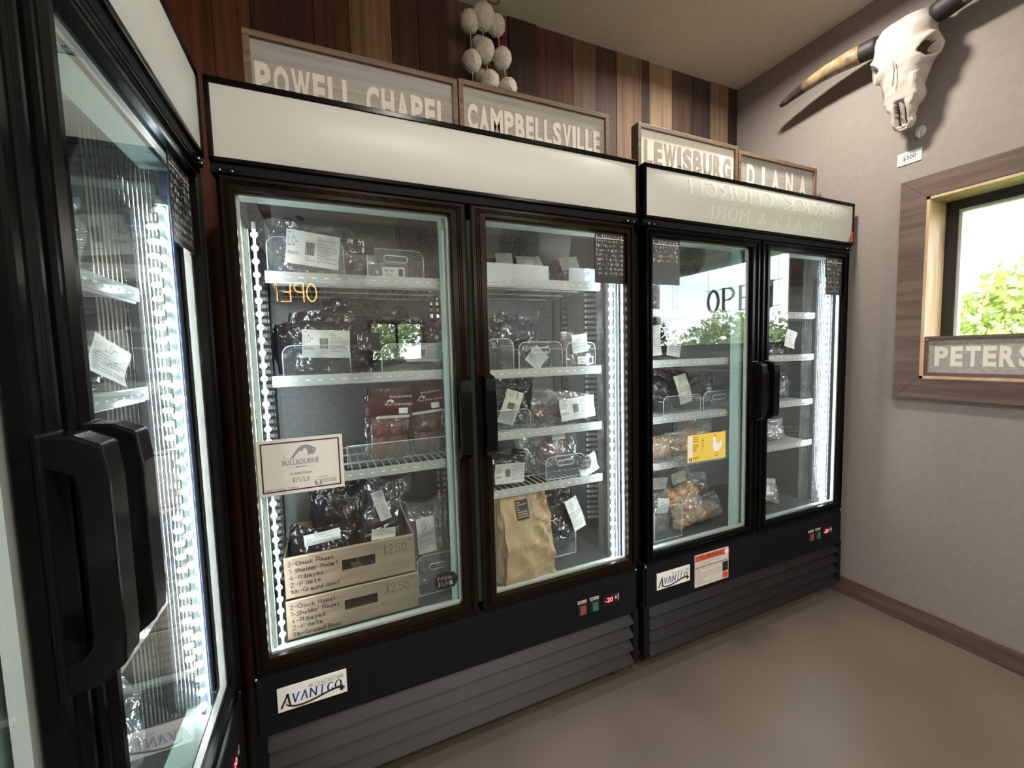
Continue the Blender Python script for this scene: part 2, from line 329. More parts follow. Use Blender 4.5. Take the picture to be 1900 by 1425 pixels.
def townfit(st, W, h, bold=.045):
    """even-width condensed capitals"""
    cw = [.42 if c == 'I' else .55 if c == ' ' else 1.28 if c in 'MW' else .86 if c in 'LEF' else 1 for c in st]; gap = .17
    k = W / (sum(cw) + gap * (len(st) - 1)); x = 0; out = []
    for c, w_ in zip(st, cw):
        if c != ' ': out += shift(textfit(c, w_ * k, h, bold), x, 0)
        x += (w_ + gap) * k
    return out
def shift(polys, dx, dy): return [([(a + dx, b + dy) for a, b in p], f) for p, f in polys]
def rect(x0, y0, x1, y1): return [([(x0, y0), (x1, y0), (x1, y1), (x0, y1)], [(0, 1, 2, 3)])]
def scribble_lines(x0, y0, x1, y1, n, seed=0, t=.35):
    r = random.Random(seed); out = []
    for i in range(n):
        y = y1 - (y1 - y0) * (i + .5) / n; x = x0
        while x < x1 - .002:
            w = r.uniform(.003, .010) * (x1 - x0) / .06; out += rect(x, y, min(x + w, x1), y + (y1 - y0) / n * t); x += w + .0015 * (x1 - x0) / .06
            if r.random() < .10: break
    return out

# ================================================================== room
XR, YB, ZC, YF, XL = 2.807, .712, 3.065, -4.3, -.80
o = MB().box(XL - .1, YF - .1, -.1, XR + .25, YB + .1, 0, 'floor').build('floor'); struct(o)
o = MB().box(XL - .1, YF - .1, ZC, XR + .25, YB + .1, ZC + .1, 'ceil').build('ceiling'); struct(o)
o = MB().box(XL - .1, YF, 0, XL, YB, ZC, 'wall').build('wall_left'); struct(o)
# back wall of upright planks
bp_ = [-.80, -.62, -.43, -.255, -.093, .037, .269, .411, .589, .711, .85, 1.163, 1.325, 1.545, 1.695, 1.83, 2.011, 2.071, 2.246, 2.409, 2.561, 2.721, 2.807]
pc = [(90, 50, 30), (70, 40, 28), (95, 55, 35), (98, 52, 33), (100, 57, 37), (66, 42, 30), (84, 46, 30), (116, 84, 55), (68, 46, 35), (66, 42, 30), (86, 66, 50), (62, 42, 30), (88, 50, 36), (104, 78, 58), (80, 50, 40), (120, 88, 62), (70, 50, 38), (150, 120, 85), (84, 62, 50), (70, 54, 50), (122, 98, 70), (58, 46, 42)]
mb = MB(); cols = []
for i, c in enumerate(pc):
    y = YB - random.choice([0, .003, .006]); mb.box(bp_[i] + .0012, y, 0, bp_[i + 1] - .0012, YB + .05, ZC, 'planks')
    lm = sum(c) / 3; lin = [(((v * .72 + lm * .28) / 255) ** 2.2) * (1.6 if i < 11 else 1.1) for v in c]; cols += [(*lin, 1)] * 8
mb.box(XL, YB + .01, 0, XR, YB + .06, ZC, 'planks'); cols += [(.01, .006, .004, 1)] * 8
o = mb.build('wall_back'); struct(o)
a = o.data.color_attributes.new('plank', 'FLOAT_COLOR', 'POINT')
for i, c in enumerate(cols): a.data[i].color = c
# right wall with window opening
WY0, WY1, WZ0, WZ1 = -1.62, -.285, 1.212, 2.04
mb = MB(); X2 = XR + .22
mb.box(XR, WY1, 0, X2, YB + .06, ZC, 'wall').box(XR, YF - .1, 0, X2, WY0, ZC, 'wall').box(XR, WY0, 0, X2, WY1, WZ0, 'wall').box(XR, WY0, WZ1, X2, WY1, ZC, 'wall')
struct(mb.build('wall_right'))
mb = MB(); T = .097; XT = XR - .02
def frame4(mb, x0, x1, ya, yb, za, zb, t, k):   # mitred casing in a wall facing -x
    O = [(ya - t, za - t), (yb + t, za - t), (yb + t, zb + t), (ya - t, zb + t)]; I = [(ya, za), (yb, za), (yb, zb), (ya, zb)]
    for i in range(4):
        j = (i + 1) % 4; P = [O[i], O[j], I[j], I[i]]
        mb.add([(x0, *p) for p in P] + [(x1, *p) for p in P], [(0, 1, 2, 3), (7, 6, 5, 4), (0, 4, 5, 1), (1, 5, 6, 2), (2, 6, 7, 3), (3, 7, 4, 0)], k)
frame4(mb, XT, XR, WY0, WY1, WZ0, WZ1, T, 'trim'); struct(mb.build('trim_1', bevel=.002))
win = thing('window_1', '', 'window'); del win['label']; del win['category']; struct(win)
mb = MB(); mb.box(XR - .018, WY1 - .012, WZ0, X2 - .07, WY1, WZ1, 'rawwood').box(XR - .018, WY0, WZ0, X2 - .07, WY0 + .012, WZ1, 'rawwood').box(XR - .018, WY0, WZ1 - .012, X2 - .07, WY1, WZ1, 'rawwood').box(XR - .018, WY0, WZ0, X2 - .07, WY1, WZ0 + .012, 'rawwood')
struct(mb.build('jamb', win, label='pale raw wood jamb lining'))
mb = MB(); frame4(mb, XR + .13, XR + .17, WY0 + .055, WY1 - .055, WZ0 + .055, WZ1 - .055, .043, 'winblack'); frame4(mb, XR + .135, XR + .165, WY0 + .067, WY1 - .067, WZ0 + .067, WZ1 - .067, .012, 'vinyl')
struct(mb.build('sash', win, label='black window sash with pale glazing bead'))
struct(MB().box(XR + .148, WY0 + .06, WZ0 + .06, XR + .151, WY1 - .06, WZ1 - .06, 'winglass').build('pane', win))
struct(MB().box(XR - .014, YF, 0, XR, YB, .098, 'trim').build('baseboard_right', bevel=.003))
# front wall behind the viewer, with a smaller window
mb = MB(); mb.box(XL - .1, YF - .12, 0, .72, YF, ZC, 'wall').box(1.45, YF - .12, 0, XR, YF, ZC, 'wall').box(.72, YF - .12, 0, 1.45, YF, 1.3, 'wall').box(.72, YF - .12, 1.85, 1.45, YF, ZC, 'wall')
struct(mb.build('wall_front'))
mb = MB(); mb.box(.72, YF - .12, 1.3, .76, YF + .02, 1.85, 'trim').box(1.41, YF - .12, 1.3, 1.45, YF + .02, 1.85, 'trim').box(.76, YF - .12, 1.3, 1.41, YF + .02, 1.34, 'trim').box(.76, YF - .12, 1.81, 1.41, YF + .02, 1.85, 'trim').box(1.07, YF - .08, 1.34, 1.10, YF - .05, 1.81, 'winblack')
w2 = struct(mb.build('window_2')); struct(MB().box(.76, YF - .07, 1.34, 1.41, YF - .067, 1.81, 'winglass').build('pane', w2))
# outside
struct(MB().box(XR + .25, -40, -.12, 90, 60, -.02, 'grass').build('ground')); struct(MB().box(-30, -60, -.12, 60, YF - .2, -.06, 'grass').build('ground'))
def tree(name, label, x, y, h, r, kl, n=2600, trunk=.18, cone=False, group=None, seed=0, z0=.35):
    t = thing(name, label, 'tree', (x, y, 0), group=group); rnd = random.Random(seed); mb = MB()
    for i in range(n):
        if cone:
            zz = z0 * h + (1 - z0) * h * rnd.random() ** .9; rad = r * (1 - (zz - z0 * h) / ((1 - z0) * h)) * (.5 + .6 * rnd.random()); a = rnd.random() * 6.283; c = Vector((math.cos(a) * rad, math.sin(a) * rad, zz - rad * .15))
        else:
            d = Vector((rnd.gauss(0, 1), rnd.gauss(0, 1), rnd.gauss(0, 1))).normalized(); q = .72 + .38 * noise.noise(d * 2.3 + Vector((seed, 0, 0))) + rnd.uniform(-.25, .08)
            c = Vector((d.x * r * q, d.y * r * q, h * (z0 + 1) / 2 + d.z * h * (1 - z0) / 2 * q * 1.2))
        s = r * rnd.uniform(.02, .06); u = Vector((rnd.gauss(0, 1), rnd.gauss(0, 1), rnd.gauss(0, 1))).normalized(); w = u.cross(Vector((rnd.random(), rnd.random(), .3))).normalized()
        mb.add([c - u * s, c + w * s * .6, c + u * s, c - w * s * .6], [(0, 1, 2, 3)], kl)
    mb.build('foliage', t); MB().tube([(0, 0, -.05), (0, 0, h * .35), (.1, 0, h * .6)], 1, 'bark', 8, radii=[trunk, trunk * .7, trunk * .3]).build('trunk', t)
    return t
tree('leafy_tree', 'bright green leafy tree outside the window, reaching the glass from its corner', 12, 1.6, 2.75, 1.9, 'leaf', 5200, seed=3, z0=.1)
tree('leafy_tree', 'low green leafy tree outside, beyond the far edge of the window', 13, -3.0, 2.6, 2.0, 'leaf', 2600, seed=5, z0=.1)
tree('leafy_tree', 'round green tree outside, mirrored in the right cooler door', 13, -8.5, 2.5, 2.6, 'leaf', 2600, seed=6, z0=.05)
tree('conifer', 'dark conifer outside, seen mirrored in the right cooler glass', 8.5, -8.0, 3.1, 1.3, 'leafdark', 2600, cone=True, seed=8, z0=.1)
tree('leafy_tree', 'leafy tree outside the small window behind the viewer', 1.3, -12, 3.2, 2.2, 'leaf', 2400, seed=9)
mb = MB(); 
for i in range(24):
    y0 = -60 + i * 5; h0 = 2.2 + 1.6 * noise.noise(Vector((i * .4, 0, 0))); h1 = 2.2 + 1.6 * noise.noise(Vector(((i + 1) * .4, 0, 0)))
    mb.add([(70, y0, -.1), (70, y0 + 5, -.1), (76, y0 + 5, h1 * 1.6), (76, y0, h0 * 1.6), (90, y0, -.1), (90, y0 + 5, -.1)], [(0, 1, 2, 3), (3, 2, 5, 4)], 'hill')
struct(mb.build('hills'))
# OPEN letters and wires added outside, placed for their reflection in the cooler glass
sg = thing('added_open_sign', 'OPEN lettering added on wires outside, placed for its mirror image in the cooler glass', 'sign', (3.5, 0, 0))
mb = MB(); p = penfit('OPEN', .66, .20, w=.17, serif=True, sx=1.1, mirror=False)
for zoff in (0, .006): mb.poly2(p, (zoff, -1.50, 1.70), (0, 1, 0), (0, 0, 1), 'greyink')
mb.build('lettering', sg); mb = MB()
for z in (1.70, 1.90): mb.tube([(.003, -1.52, z), (.003, -.80, z)], .002, 'greyink', 5)
for y in (-1.5, -.84): mb.tube([(.003, y, 1.7), (.003, y, 2.72)], .002, 'greyink', 5)
mb.build('wire', sg)
struct(MB().box(XR + .22, -5, 2.72, 3.75, 2, 2.80, 'winblack').build('roof'))

# ceiling downlights
for i, (x, y, w) in enumerate(LAMPS):
    t = thing('ceiling_downlight', ['round recessed downlight over the right cooler', 'round recessed downlight above the viewer', 'round recessed downlight near the window wall', 'round recessed downlight near the front wall'][i], 'ceiling light', (x, y, ZC - .001), group=None)
    mb = MB(); ring = [(math.cos(a) * .085, math.sin(a) * .085, -.003) for a in [k * math.pi / 12 for k in range(25)]]; mb.tube(ring, .008, 'white', 6, False); mb.build('trim_ring', t)
    mb = MB(); mb.add([(math.cos(k * math.pi / 12) * .078, math.sin(k * math.pi / 12) * .078, -.004) for k in range(24)], [tuple(reversed(range(24)))], 'lampface'); mb.build('diffuser', t)
    L = bpy.data.lights.new('downlight', 'AREA'); L.shape = 'DISK'; L.size = .14; L.energy = w; L.color = (1, .94, .85); L.spread = R(165)
    lo = bpy.data.objects.new('downlight_lamp', L); COL.objects.link(lo); lo.parent = t; lo.location = (0, 0, -.008)

t = thing('added_fill_globe', 'unseen round white globe added behind the viewer to brighten the ceiling', 'added fill light', (1.87, -3.6, 2.35))  # unseen globe, added to throw more light on the ceiling
MB().ball((0, 0, 0), .12, 'lampface', 20, 14).build('fill_globe', t); MB().tube([(0, 0, .11), (0, 0, ZC - 2.35)], .004, 'ink', 6).ball((0, 0, .12), .03, 'ink', 10, 6).build('cord', t)
L = bpy.data.lights.new('added_fill_bulb', 'POINT'); L.shadow_soft_size = .12; L.energy = 70; L.color = (1, .94, .85); lo = bpy.data.objects.new('added_fill_bulb', L); COL.objects.link(lo); lo.parent = t; lo.location = (0, -0, -.14)
# ================================================================== coolers
W = 1.372; ZT, ZH, ZD = 2.10, 1.892, .49
GA, GBx, GT, GBt = .049, .625, 1.8265, .5334      # glass opening of the left door; the right door mirrors it
def led_bar(root, u, d, z0, z1, sgn, label=None):
    """light bar standing behind a door jamb; sgn +1 shines toward +x"""
    mb = MB(); mb.box(u - .0035, d - .003, z0, u + .0035, d + .005, z1, 'ledhouse').box(u - sgn * .024, d - .010, z0, u - sgn * .013, d - .007, z1, 'ledhouse').box(u - .004, d - .012, z1, u + .004, d + .008, z1 + .02, 'ledhouse')
    n = int((z1 - z0) / .0365)
    for i in range(n):
        z = z0 + .018 + i * (z1 - z0 - .03) / (n - 1)
        mb.ball((u, d + .001, z), .0080, 'led', 8, 5, sc=(1.1, 1.1, 1.0))
    mb.build('light_bar', root, label)
def shelf(root, x0, x1, z, d0=.12, d1=.58, name='wire_shelf'):
    mb = MB(); mb.box(x0, d0 + .004, z - .030, x1, d0 + .010, z - .004, 'whitecoat')
    n = int((x1 - x0) / .026)
    for i in range(n + 1):
        x = x0 + .006 + (x1 - x0 - .012) * i / n; mb.box(x - .0018, d0 + .006, z - .008, x + .0018, d1, z - .004, 'whitecoat')
    for d in (d0 + .16, d0 + .30, d1 - .01): mb.box(x0, d - .003, z - .014, x1, d + .003, z - .008, 'whitecoat')
    for x in (x0 + .002, x1 - .006): mb.box(x, d0, z - .016, x + .004, d1, z - .004, 'whitecoat')
    s = mb.build(name, root)
    mb = MB(); mb.box(x0, d0 - .003, z - .026, x1 + .0, d0 + .001, z + .004, 'rail')
    for i in range(int((x1 - x0) / .035)): mb.box(x0 + .02 + i * .035, d0 - .0045, z - .014, x0 + .033 + i * .035, d0 - .003, z - .010, 'whitecoat')
    mb.build('price_rail', s)
def handle(door, u, z0, z1, side):
    mb = MB(); u0, u1 = u - .019, u + .019
    prof = [(0, z0 - .0), (-.030, z0 + .004), (-.052, z0 + .022), (-.054, z0 + .05), (-.054, z1 - .05), (-.050, z1 - .012), (-.028, z1), (0, z1 + .002)]
    inn = [(0, z0 + .032), (-.018, z0 + .036), (-.026, z0 + .048), (-.028, z0 + .06), (-.028, z1 - .06), (-.025, z1 - .042), (-.014, z1 - .035), (0, z1 - .032)]
    n = len(prof); vs = []
    for x in (u0, u1):
        vs += [(x, a, b) for a, b in prof] + [(x, a, b) for a, b in inn]
    fs = []
    for i in range(n - 1):
        fs += [(i, i + 1, n + i + 1, n + i), (2 * n + i + 1, 2 * n + i, 3 * n + i, 3 * n + i + 1), (i + 1, i, 2 * n + i, 2 * n + i + 1), (n + i, n + i + 1, 3 * n + i + 1, 3 * n + i)]
    mb.add(vs, fs, 'grip'); 
    mb.box(u - .022, -.006, z0 - .004, u + .022, .002, z1 + .004, 'grip')
    mb.build('handle', door, bevel=.003)
def door(root, ua, ub, ga, gb, k, hand_u):
    """one glass door; ua..ub outer, ga..gb glass opening"""
    mb = MB(); z0, z1 = ZD + .004, 1.864
    O = [(ua, z0), (ub, z0), (ub, z1), (ua, z1)]; I = [(ga, GBt), (gb, GBt), (gb, GT), (ga, GT)]
    # profile across each rail: (fraction out->in, depth)
    prof = [(0, .050), (0, .004), (.08, .0), (.30, .0), (.335, -.0035), (.365, .0), (.42, .0), (.455, -.0035), (.485, .0), (.54, .0), (.575, -.0035), (.605, .0), (.93, .0), (1, .004), (1, .018)]
    vs = []
    for f, d in prof:
        for i in range(4): vs.append((O[i][0] * (1 - f) + I[i][0] * f, d, O[i][1] * (1 - f) + I[i][1] * f))
    fs = [(p * 4 + i, p * 4 + (i + 1) % 4, (p + 1) * 4 + (i + 1) % 4, (p + 1) * 4 + i) for p in range(len(prof) - 1) for i in range(4)]
    mb.add(vs, fs, k)
    e = .0; B = [(ga - .022, GBt - .022), (gb + .022, GBt - .022), (gb + .022, GT + .022), (ga - .022, GT + .022)]
    vs = [(O[i][0], .050, O[i][1]) for i in range(4)] + [(B[i][0], .050, B[i][1]) for i in range(4)]
    mb.add(vs, [(i, 4 + i, 4 + (i + 1) % 4, (i + 1) % 4) for i in range(4)], 'gasket')
    d = mb.build('door', root)
    MB().box(ga - .01, .0185, GBt - .01, gb + .01, .0215, GT + .01, 'glass').build('glass_pane', d)
    mb = MB()
    for q in ((ga - .014, .024, GBt - .014, ga + .0045, .038, GT + .014), (gb - .0045, .024, GBt - .014, gb + .014, .038, GT + .014), (ga, .024, GBt - .014, gb, .038, GBt + .0045), (ga, .024, GT - .0045, gb, .038, GT + .014)): mb.box(*q, 'spacer')
    mb.build('glass_spacer', d)
    handle(d, hand_u, 1.04, 1.312, 0)
    return d
def cooler(label, loc, rz, k, sh_l, sh_r, fan=True, ghost=False, mull=.611):
    t = thing('display_cooler', label, 'cooler', loc, rz)
    # cabinet shell
    mb = MB(); mb.box(0, .055, .076, .022, .69, ZT, 'black').box(W - .022, .055, .076, W, .69, ZT, 'black').box(.022, .66, .076, W - .022, .69, ZT, 'black').box(.022, .055, 1.99, W - .022, .66, ZT - .004, 'black').box(.022, .055, .076, W - .022, .66, .09, 'black')
    mb.box(0, .0, 1.866, W, .055, ZH, 'black').box(.0, .012, ZH, W, .055, ZT - .002, 'black')
    mb.box(.004, .012, .30, W - .004, .055, ZD - .004, 'black')
    mb.build('cabinet', t, bevel=.0015)
    # header frame and bulged white panel
    mb = MB()
    for q in ((0, -.008, ZT - .016, W, .02, ZT), (0, -.008, ZH, W, .02, ZH + .012), (0, -.008, ZH, .012, .02, ZT), (W - .012, -.008, ZH, W, .02, ZT)): mb.box(*q, 'blackgloss')
    hf = mb.build('header_frame', t, bevel=.002)
    mb = MB(); n = 10; nx = 24; vs = []; fs = []
    zz0, zz1 = ZH + .010, ZT - .014
    for i in range(n + 1):
        for j in range(nx + 1):
            a = i / n; b = j / nx; vs.append((.010 + (W - .02) * b, -.004 - .016 * math.sin(math.pi * a) ** .8 * min(1, 6 * b, 6 * (1 - b)) ** .5, zz0 + (zz1 - zz0) * a))
    fs = [(i * (nx + 1) + j, i * (nx + 1) + j + 1, (i + 1) * (nx + 1) + j + 1, (i + 1) * (nx + 1) + j) for i in range(n) for j in range(nx)]
    bul = lambda x, z: -.004 - .016 * math.sin(math.pi * max(0, min(1, (z - zz0) / (zz1 - zz0)))) ** .8 * min(1, 6 * x / W, 6 * (1 - x / W)) ** .5
    mb.add(vs, fs, 'lid', True); hp = mb.build('header_panel', t)
    if ghost:  # mirror-written letters, a tone paler than the panel
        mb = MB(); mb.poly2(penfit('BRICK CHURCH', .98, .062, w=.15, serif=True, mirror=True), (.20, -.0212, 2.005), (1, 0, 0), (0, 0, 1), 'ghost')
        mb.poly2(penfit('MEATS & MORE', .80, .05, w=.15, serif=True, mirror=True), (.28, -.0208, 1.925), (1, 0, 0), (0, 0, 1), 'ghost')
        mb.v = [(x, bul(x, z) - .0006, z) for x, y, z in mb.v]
        mb.build('pale_lettering', hp, label='pale mirror-written lettering on the white header')
        MB().add([(W - .013, -.0095, 1.905), (W - .045, -.0095, 1.905), (W - .028, -.0095, 1.925), (W - .022, -.0095, 1.955), (W - .013, -.0095, 1.96)], [(0, 1, 2, 3, 4)], 'orange').build('sticker_scrap', hp, label='red scrap of tape at the corner')
    # liner
    iz0, iz1 = .485, 1.96; il, ir, ib = .045, W - .045, .60
    def ib4(name, q, kk): MB().box(*q, kk).build(name, t)
    mb = MB(); 
    for xw, sg in ((il, 1), (ir, -1)):      # side walls pressed with fine vertical ribs
        mb = MB(); mb.box(min(xw, xw - sg * .02), .056, iz0, max(xw, xw - sg * .02), ib, iz1, 'ceilmetal'); prof = [(0, .0765)]; d = .078; pit = .008
        while d + pit < .215:
            for q in range(7): prof.append((.0021 * math.sin(math.pi * q / 6) ** .9 if 0 < q < 6 else 0, d + pit * q / 6))
            d += pit
        prof.append((0, ib))
        vs = [(xw + sg * (a_ + .0006), d_, z) for z in (iz0, iz1) for a_, d_ in prof]; n = len(prof)
        mb.add(vs, [((i, i + 1, n + i + 1, n + i) if sg < 0 else (i + 1, i, n + i, n + i + 1)) for i in range(n - 1)], 'liner', True); mb.build('side_liner', t)
    ib4('back_liner', (il, ib, iz0, ir, ib + .02, iz1), 'back'); ib4('liner_ceiling', (il, .056, iz1, ir, ib, iz1 + .02), 'ceilmetal'); ib4('liner_floor', (il, .112, iz0 - .03, ir, ib, iz0), 'sill')
    # pale face frame around the openings
    mb = MB(); mb.box(il, .055, 1.833, ir, .11, iz1, 'mint').box(il, .055, ZD - .02, ir, .112, iz0 + .012, 'mint').box(.611, .055, ZD - .02, .761, .10, iz1, 'mint')
    mb.box(il - .001, .0545, iz0, il + .003, .075, 1.835, 'jamb').box(ir - .003, .0545, iz0, ir + .001, .075, 1.835, 'jamb')
    mb.build('face_frame', t)
    # evaporator housing with fan guard
    mb = MB(); mb.add([(.10, .30, 1.96), (W - .10, .30, 1.96), (W - .10, .36, 1.735), (.10, .36, 1.735), (.10, .58, 1.735), (W - .10, .58, 1.735)], [(0, 3, 2, 1), (3, 4, 5, 2)], 'ceilmetal')
    ev = mb.build('evaporator_housing', t)
    for c in (.60, 1.02) if fan else ():
        mb = MB(); cz = 1.845; A = Vector((c, .333, cz)); ux = Vector((1, 0, 0)); uz = Vector((0, -.258, .966))
        for r in [.018 + .0105 * q for q in range(8)]: mb.tube([A + Vector((0, -.006, 0)) + ux * math.cos(a) * r + uz * math.sin(a) * r for a in [q * math.pi / 14 for q in range(29)]], .0018, 'gasket', 4, False)
        for q in range(8): a = q * math.pi / 4; mb.tube([A + Vector((0, -.006, 0)), A + Vector((0, -.006, 0)) + (ux * math.cos(a) + uz * math.sin(a)) * .094], .0018, 'gasket', 4, False)
        mb.build('fan_guard', ev)
    # shelf standards (slotted posts)
    mb = MB()
    for x, d in ((il + .004, .14), (il + .004, .50), (ir - .004, .14), (ir - .004, .50), (.672, .52), (.700, .52)):
        mb.box(x - .007, d - .008, iz0 + .02, x + .007, d + .008, 1.74, 'gasket')
        for i in range(44):
            z = .52 + i * .027
            for dx in (-.003, .003): mb.box(x + dx - .0016, d - .0086, z, x + dx + .0016, d - .0078, z + .014, 'chrome')
    mb.build('shelf_standard', t)
    for z in sh_l: shelf(t, .092, .668, z)
    for z in sh_r: shelf(t, .704, 1.280, z)
    led_bar(t, .078, .068, .50, 1.745, 1); led_bar(t, W - .078, .068, .50, 1.745, -1)
    door(t, .017, .678, GA, GBx, k, .644); door(t, W - .678, W - .017, W - GBx, W - GA, k, W - .644)
    # hinges
    for nm, q in (('hinge', (.004, -.004, 1.866, .07, .03, 1.876)), ('hinge', (W - .07, -.004, 1.866, W - .004, .03, 1.876))):
        mb = MB().box(*q, 'blackgloss'); xx = (q[0] + q[3]) / 2
        mb.ball((xx - .015, -.006, 1.871), .004, 'chrome', 8, 5).ball((xx + .012, -.006, 1.871), .004, 'chrome', 8, 5); mb.build(nm, t)
    for x in (.012, W - .012): MB().ball((x, .008, .478), .006, 'chrome', 8, 6).build('hinge_pin', t)
    # lower front: upper plate + slanted louvres
    mb = MB(); mb.box(.012, .002, .303, W - .012, .014, ZD - .012, 'black').box(.0, .004, .076, .030, .03, .31, 'black').box(W - .030, .004, .076, W, .03, .31, 'black'); lp = mb.build('lower_panel', t, bevel=.002)
    mb = MB()
    for i in range(4):
        zt = .303 - i * .0568; mb.add([(.03, .030, zt), (W - .03, .030, zt), (W - .03, -.002, zt - .047), (.03, -.002, zt - .047), (.03, .03, zt - .054), (W - .03, .03, zt - .054)], [(3, 2, 1, 0), (3, 4, 5, 2)], 'louvre')
        mb.add([(.03, .03, zt), (.03, -.002, zt - .047), (.03, .03, zt - .054)], [(0, 1, 2)], 'black')
    mb.box(.03, .030, .08, W - .03, .034, .303, 'black'); mb.build('louvred_grille', t)
    # badge
    mb = MB(); mb.box(.063, -.0045, .368, .248, .001, .438, 'white')
    mb.poly2(shift(penfit('REFRIGERATION', .095, .0105, w=.13, serif=True, shear=.15), .145, .418), (0, -.0052, 0), (1, 0, 0), (0, 0, 1), 'greyink')
    mb.poly2(shift(penfit('VANTCO', .138, .026, w=.16, serif=True, shear=.15), .100, .388), (0, -.0052, 0), (1, 0, 0), (0, 0, 1), 'blue')
    mb.poly2(shift(penfit('A', .034, .037, w=.14, serif=True, shear=.2), .072, .380), (0, -.0054, 0), (1, 0, 0), (0, 0, 1), 'ink')
    sw = []
    cur = [(.083, .389), (.092, .381), (.106, .376), (.126, .374), (.150, .377), (.175, .383), (.200, .389), (.222, .392), (.236, .390), (.236, .384), (.228, .381)]
    wd_ = [.0012, .002, .0028, .003, .003, .003, .003, .0035, .005, .0055, .003]
    for (a, b), (c, d), w0, w1 in zip(cur[:-1], cur[1:], wd_[:-1], wd_[1:]):
        v = Vector((c - a, d - b)).normalized(); nn = Vector((-v.y, v.x)); sw.append(([(a - nn.x * w0, b - nn.y * w0), (c - nn.x * w1, d - nn.y * w1), (c + nn.x * w1, d + nn.y * w1), (a + nn.x * w0, b + nn.y * w0)], [(0, 1, 2, 3)]))
    mb.poly2(sw, (0, -.0056, 0), (1, 0, 0), (0, 0, 1), 'ink'); mb.build('maker_badge', t, label='white rectangular maker badge with blue lettering')
    # controls
    cp = MB().box(1.075, -.001, .352, 1.262, .004, .436, 'black').build('control_panel', t)
    for x, kk in ((1.094, 'redsw'), (1.150, 'greensw')):
        MB().box(x - .020, -.004, .366, x + .020, .001, .408, 'rubber').box(x - .013, -.010, .371, x + .013, -.003, .403, kk).build('switch', cp, label='red rocker switch' if kk == 'redsw' else 'green rocker switch')
        MB().box(x - .021, -.003, .412, x + .021, .001, .424, 'signgrey').poly2(scribble_lines(x - .018, .414, x + .018, .422, 1, 3), (0, -.0035, 0), (1, 0, 0), (0, 0, 1), 'ink').build('caption_plate', cp)
    mb = MB().box(1.190, -.004, .377, 1.272, .001, .414, 'display'); mb.poly2(textfit('-20', .036, .018), (1.200, -.0046, .386), (1, 0, 0), (0, 0, 1), 'red7'); mb.poly2(rect(1.248, .392, 1.254, .404) + rect(1.260, .386, 1.263, .410), (0, -.0046, 0), (1, 0, 0), (0, 0, 1), 'white'); mb.build('thermostat_display', cp, label='thermostat display with red digits -20')
    # casters
    for x, d, a in ((.06, .09, .3), (W - .085, .085, .8), (.06, .62, 0), (W - .07, .62, 0)):
        M = Matrix.Translation((x, d, 0)) @ Matrix.Rotation(a, 4, 'Z'); mb = MB(); mb.T = M
        mb.tube([(-.011, 0, .030), (.011, 0, .030)], .030, 'wheel', 16); mb.box(-.018, -.016, .028, -.014, .016, .068, 'chrome').box(.014, -.016, .028, .018, .016, .068, 'chrome').box(-.02, -.02, .064, .02, .02, .078, 'chrome')
        mb.box(-.014, -.05, .040, .014, -.018, .046, 'chrome'); mb.build('caster', t)
    return t
XLc, YLc = -.016, -.010
mid = cooler('dark-framed two-door display cooler in the middle, with a plain white header', (0, 0, 0), 0, 'warmblack', [1.64, 1.328, 1.012], [1.655, 1.318, 1.085, .864], mull=.627)
RX0 = W + .028
rgt = cooler('black-framed two-door display cooler next to the window wall, with pale mirrored lettering on its header', (RX0, 0, 0), 0, 'blackgloss', [1.553, 1.33, 1.077, .865], [1.553, 1.33, 1.086, .858], ghost=True, mull=.600)
lft = cooler('black-framed display cooler turned sideways at the near left, seen edge-on', (XLc, YLc - W, 0), R(90), 'blackgloss', [1.546, 1.325, 1.064, .833], [1.546, 1.325, 1.064, .833])
# printed sheet on the right cooler's lower plate
mb = MB(); X0 = RX0
mb.box(1.679, -.004, .323, 1.887, .001, .468, 'cream').box(1.681, -.0048, .440, 1.885, -.003, .466, 'orange')
mb.poly2(penfit('FREE 30 MINUTE', .16, .012, w=.16), (1.69, -.0054, .447), (1, 0, 0), (0, 0, 1), 'greyink')
mb.poly2(scribble_lines(1.686, .330, 1.838, .432, 11, 4), (0, -.0045, 0), (1, 0, 0), (0, 0, 1), 'signgrey'); mb.poly2(rect(1.681, .410, 1.885, .413) + rect(1.848, .360, 1.883, .405), (0, -.005, 0), (1, 0, 0), (0, 0, 1), 'ink')
mb.poly2(rect(1.850, .328, 1.883, .356), (0, -.005, 0), (1, 0, 0), (0, 0, 1), 'orange')
mb.poly2([([(1.872 + .013 * math.cos(a), .453 + .013 * math.sin(a)) for a in [k * math.pi / 8 for k in range(16)]], [tuple(range(16))])], (0, -.0058, 0), (1, 0, 0), (0, 0, 1), 'white')
o = mb.build('warranty_sheet'); tag(o, 'printed leaflet with a red band taped below the right cooler doors', 'leaflet')

# ================================================================== signs on top
def framed_sign(name, label, x0, x1, y, z0, z1, txt, tx, tz, face, tk, side=0, fr=.018, dep=.045):
    t = thing(name, label, 'sign', ((x0 + x1) / 2, y, z0)); w = (x1 - x0) / 2; h = z1 - z0
    mb = MB(); mb.box(-w, 0, 0, w, dep, fr, 'signwood').box(-w, 0, h - fr, w, dep, h, 'signwood').box(-w, 0, fr, -w + fr, dep, h - fr, 'signwood').box(w - fr, 0, fr, w, dep, h - fr, 'signwood'); mb.build('frame', t, bevel=.0015)
    mb = MB(); mb.box(-w + fr, .010, fr, w - fr, .016, h - fr, face)
    cx = (x0 + x1) / 2; mb.poly2(townfit(txt, tx[1] - tx[0], tz[1] - tz[0]), (tx[0] - cx, .0092, tz[0] - z0), (1, 0, 0), (0, 0, 1), tk); mb.build('sign_face', t)
    return t
zs = 2.102
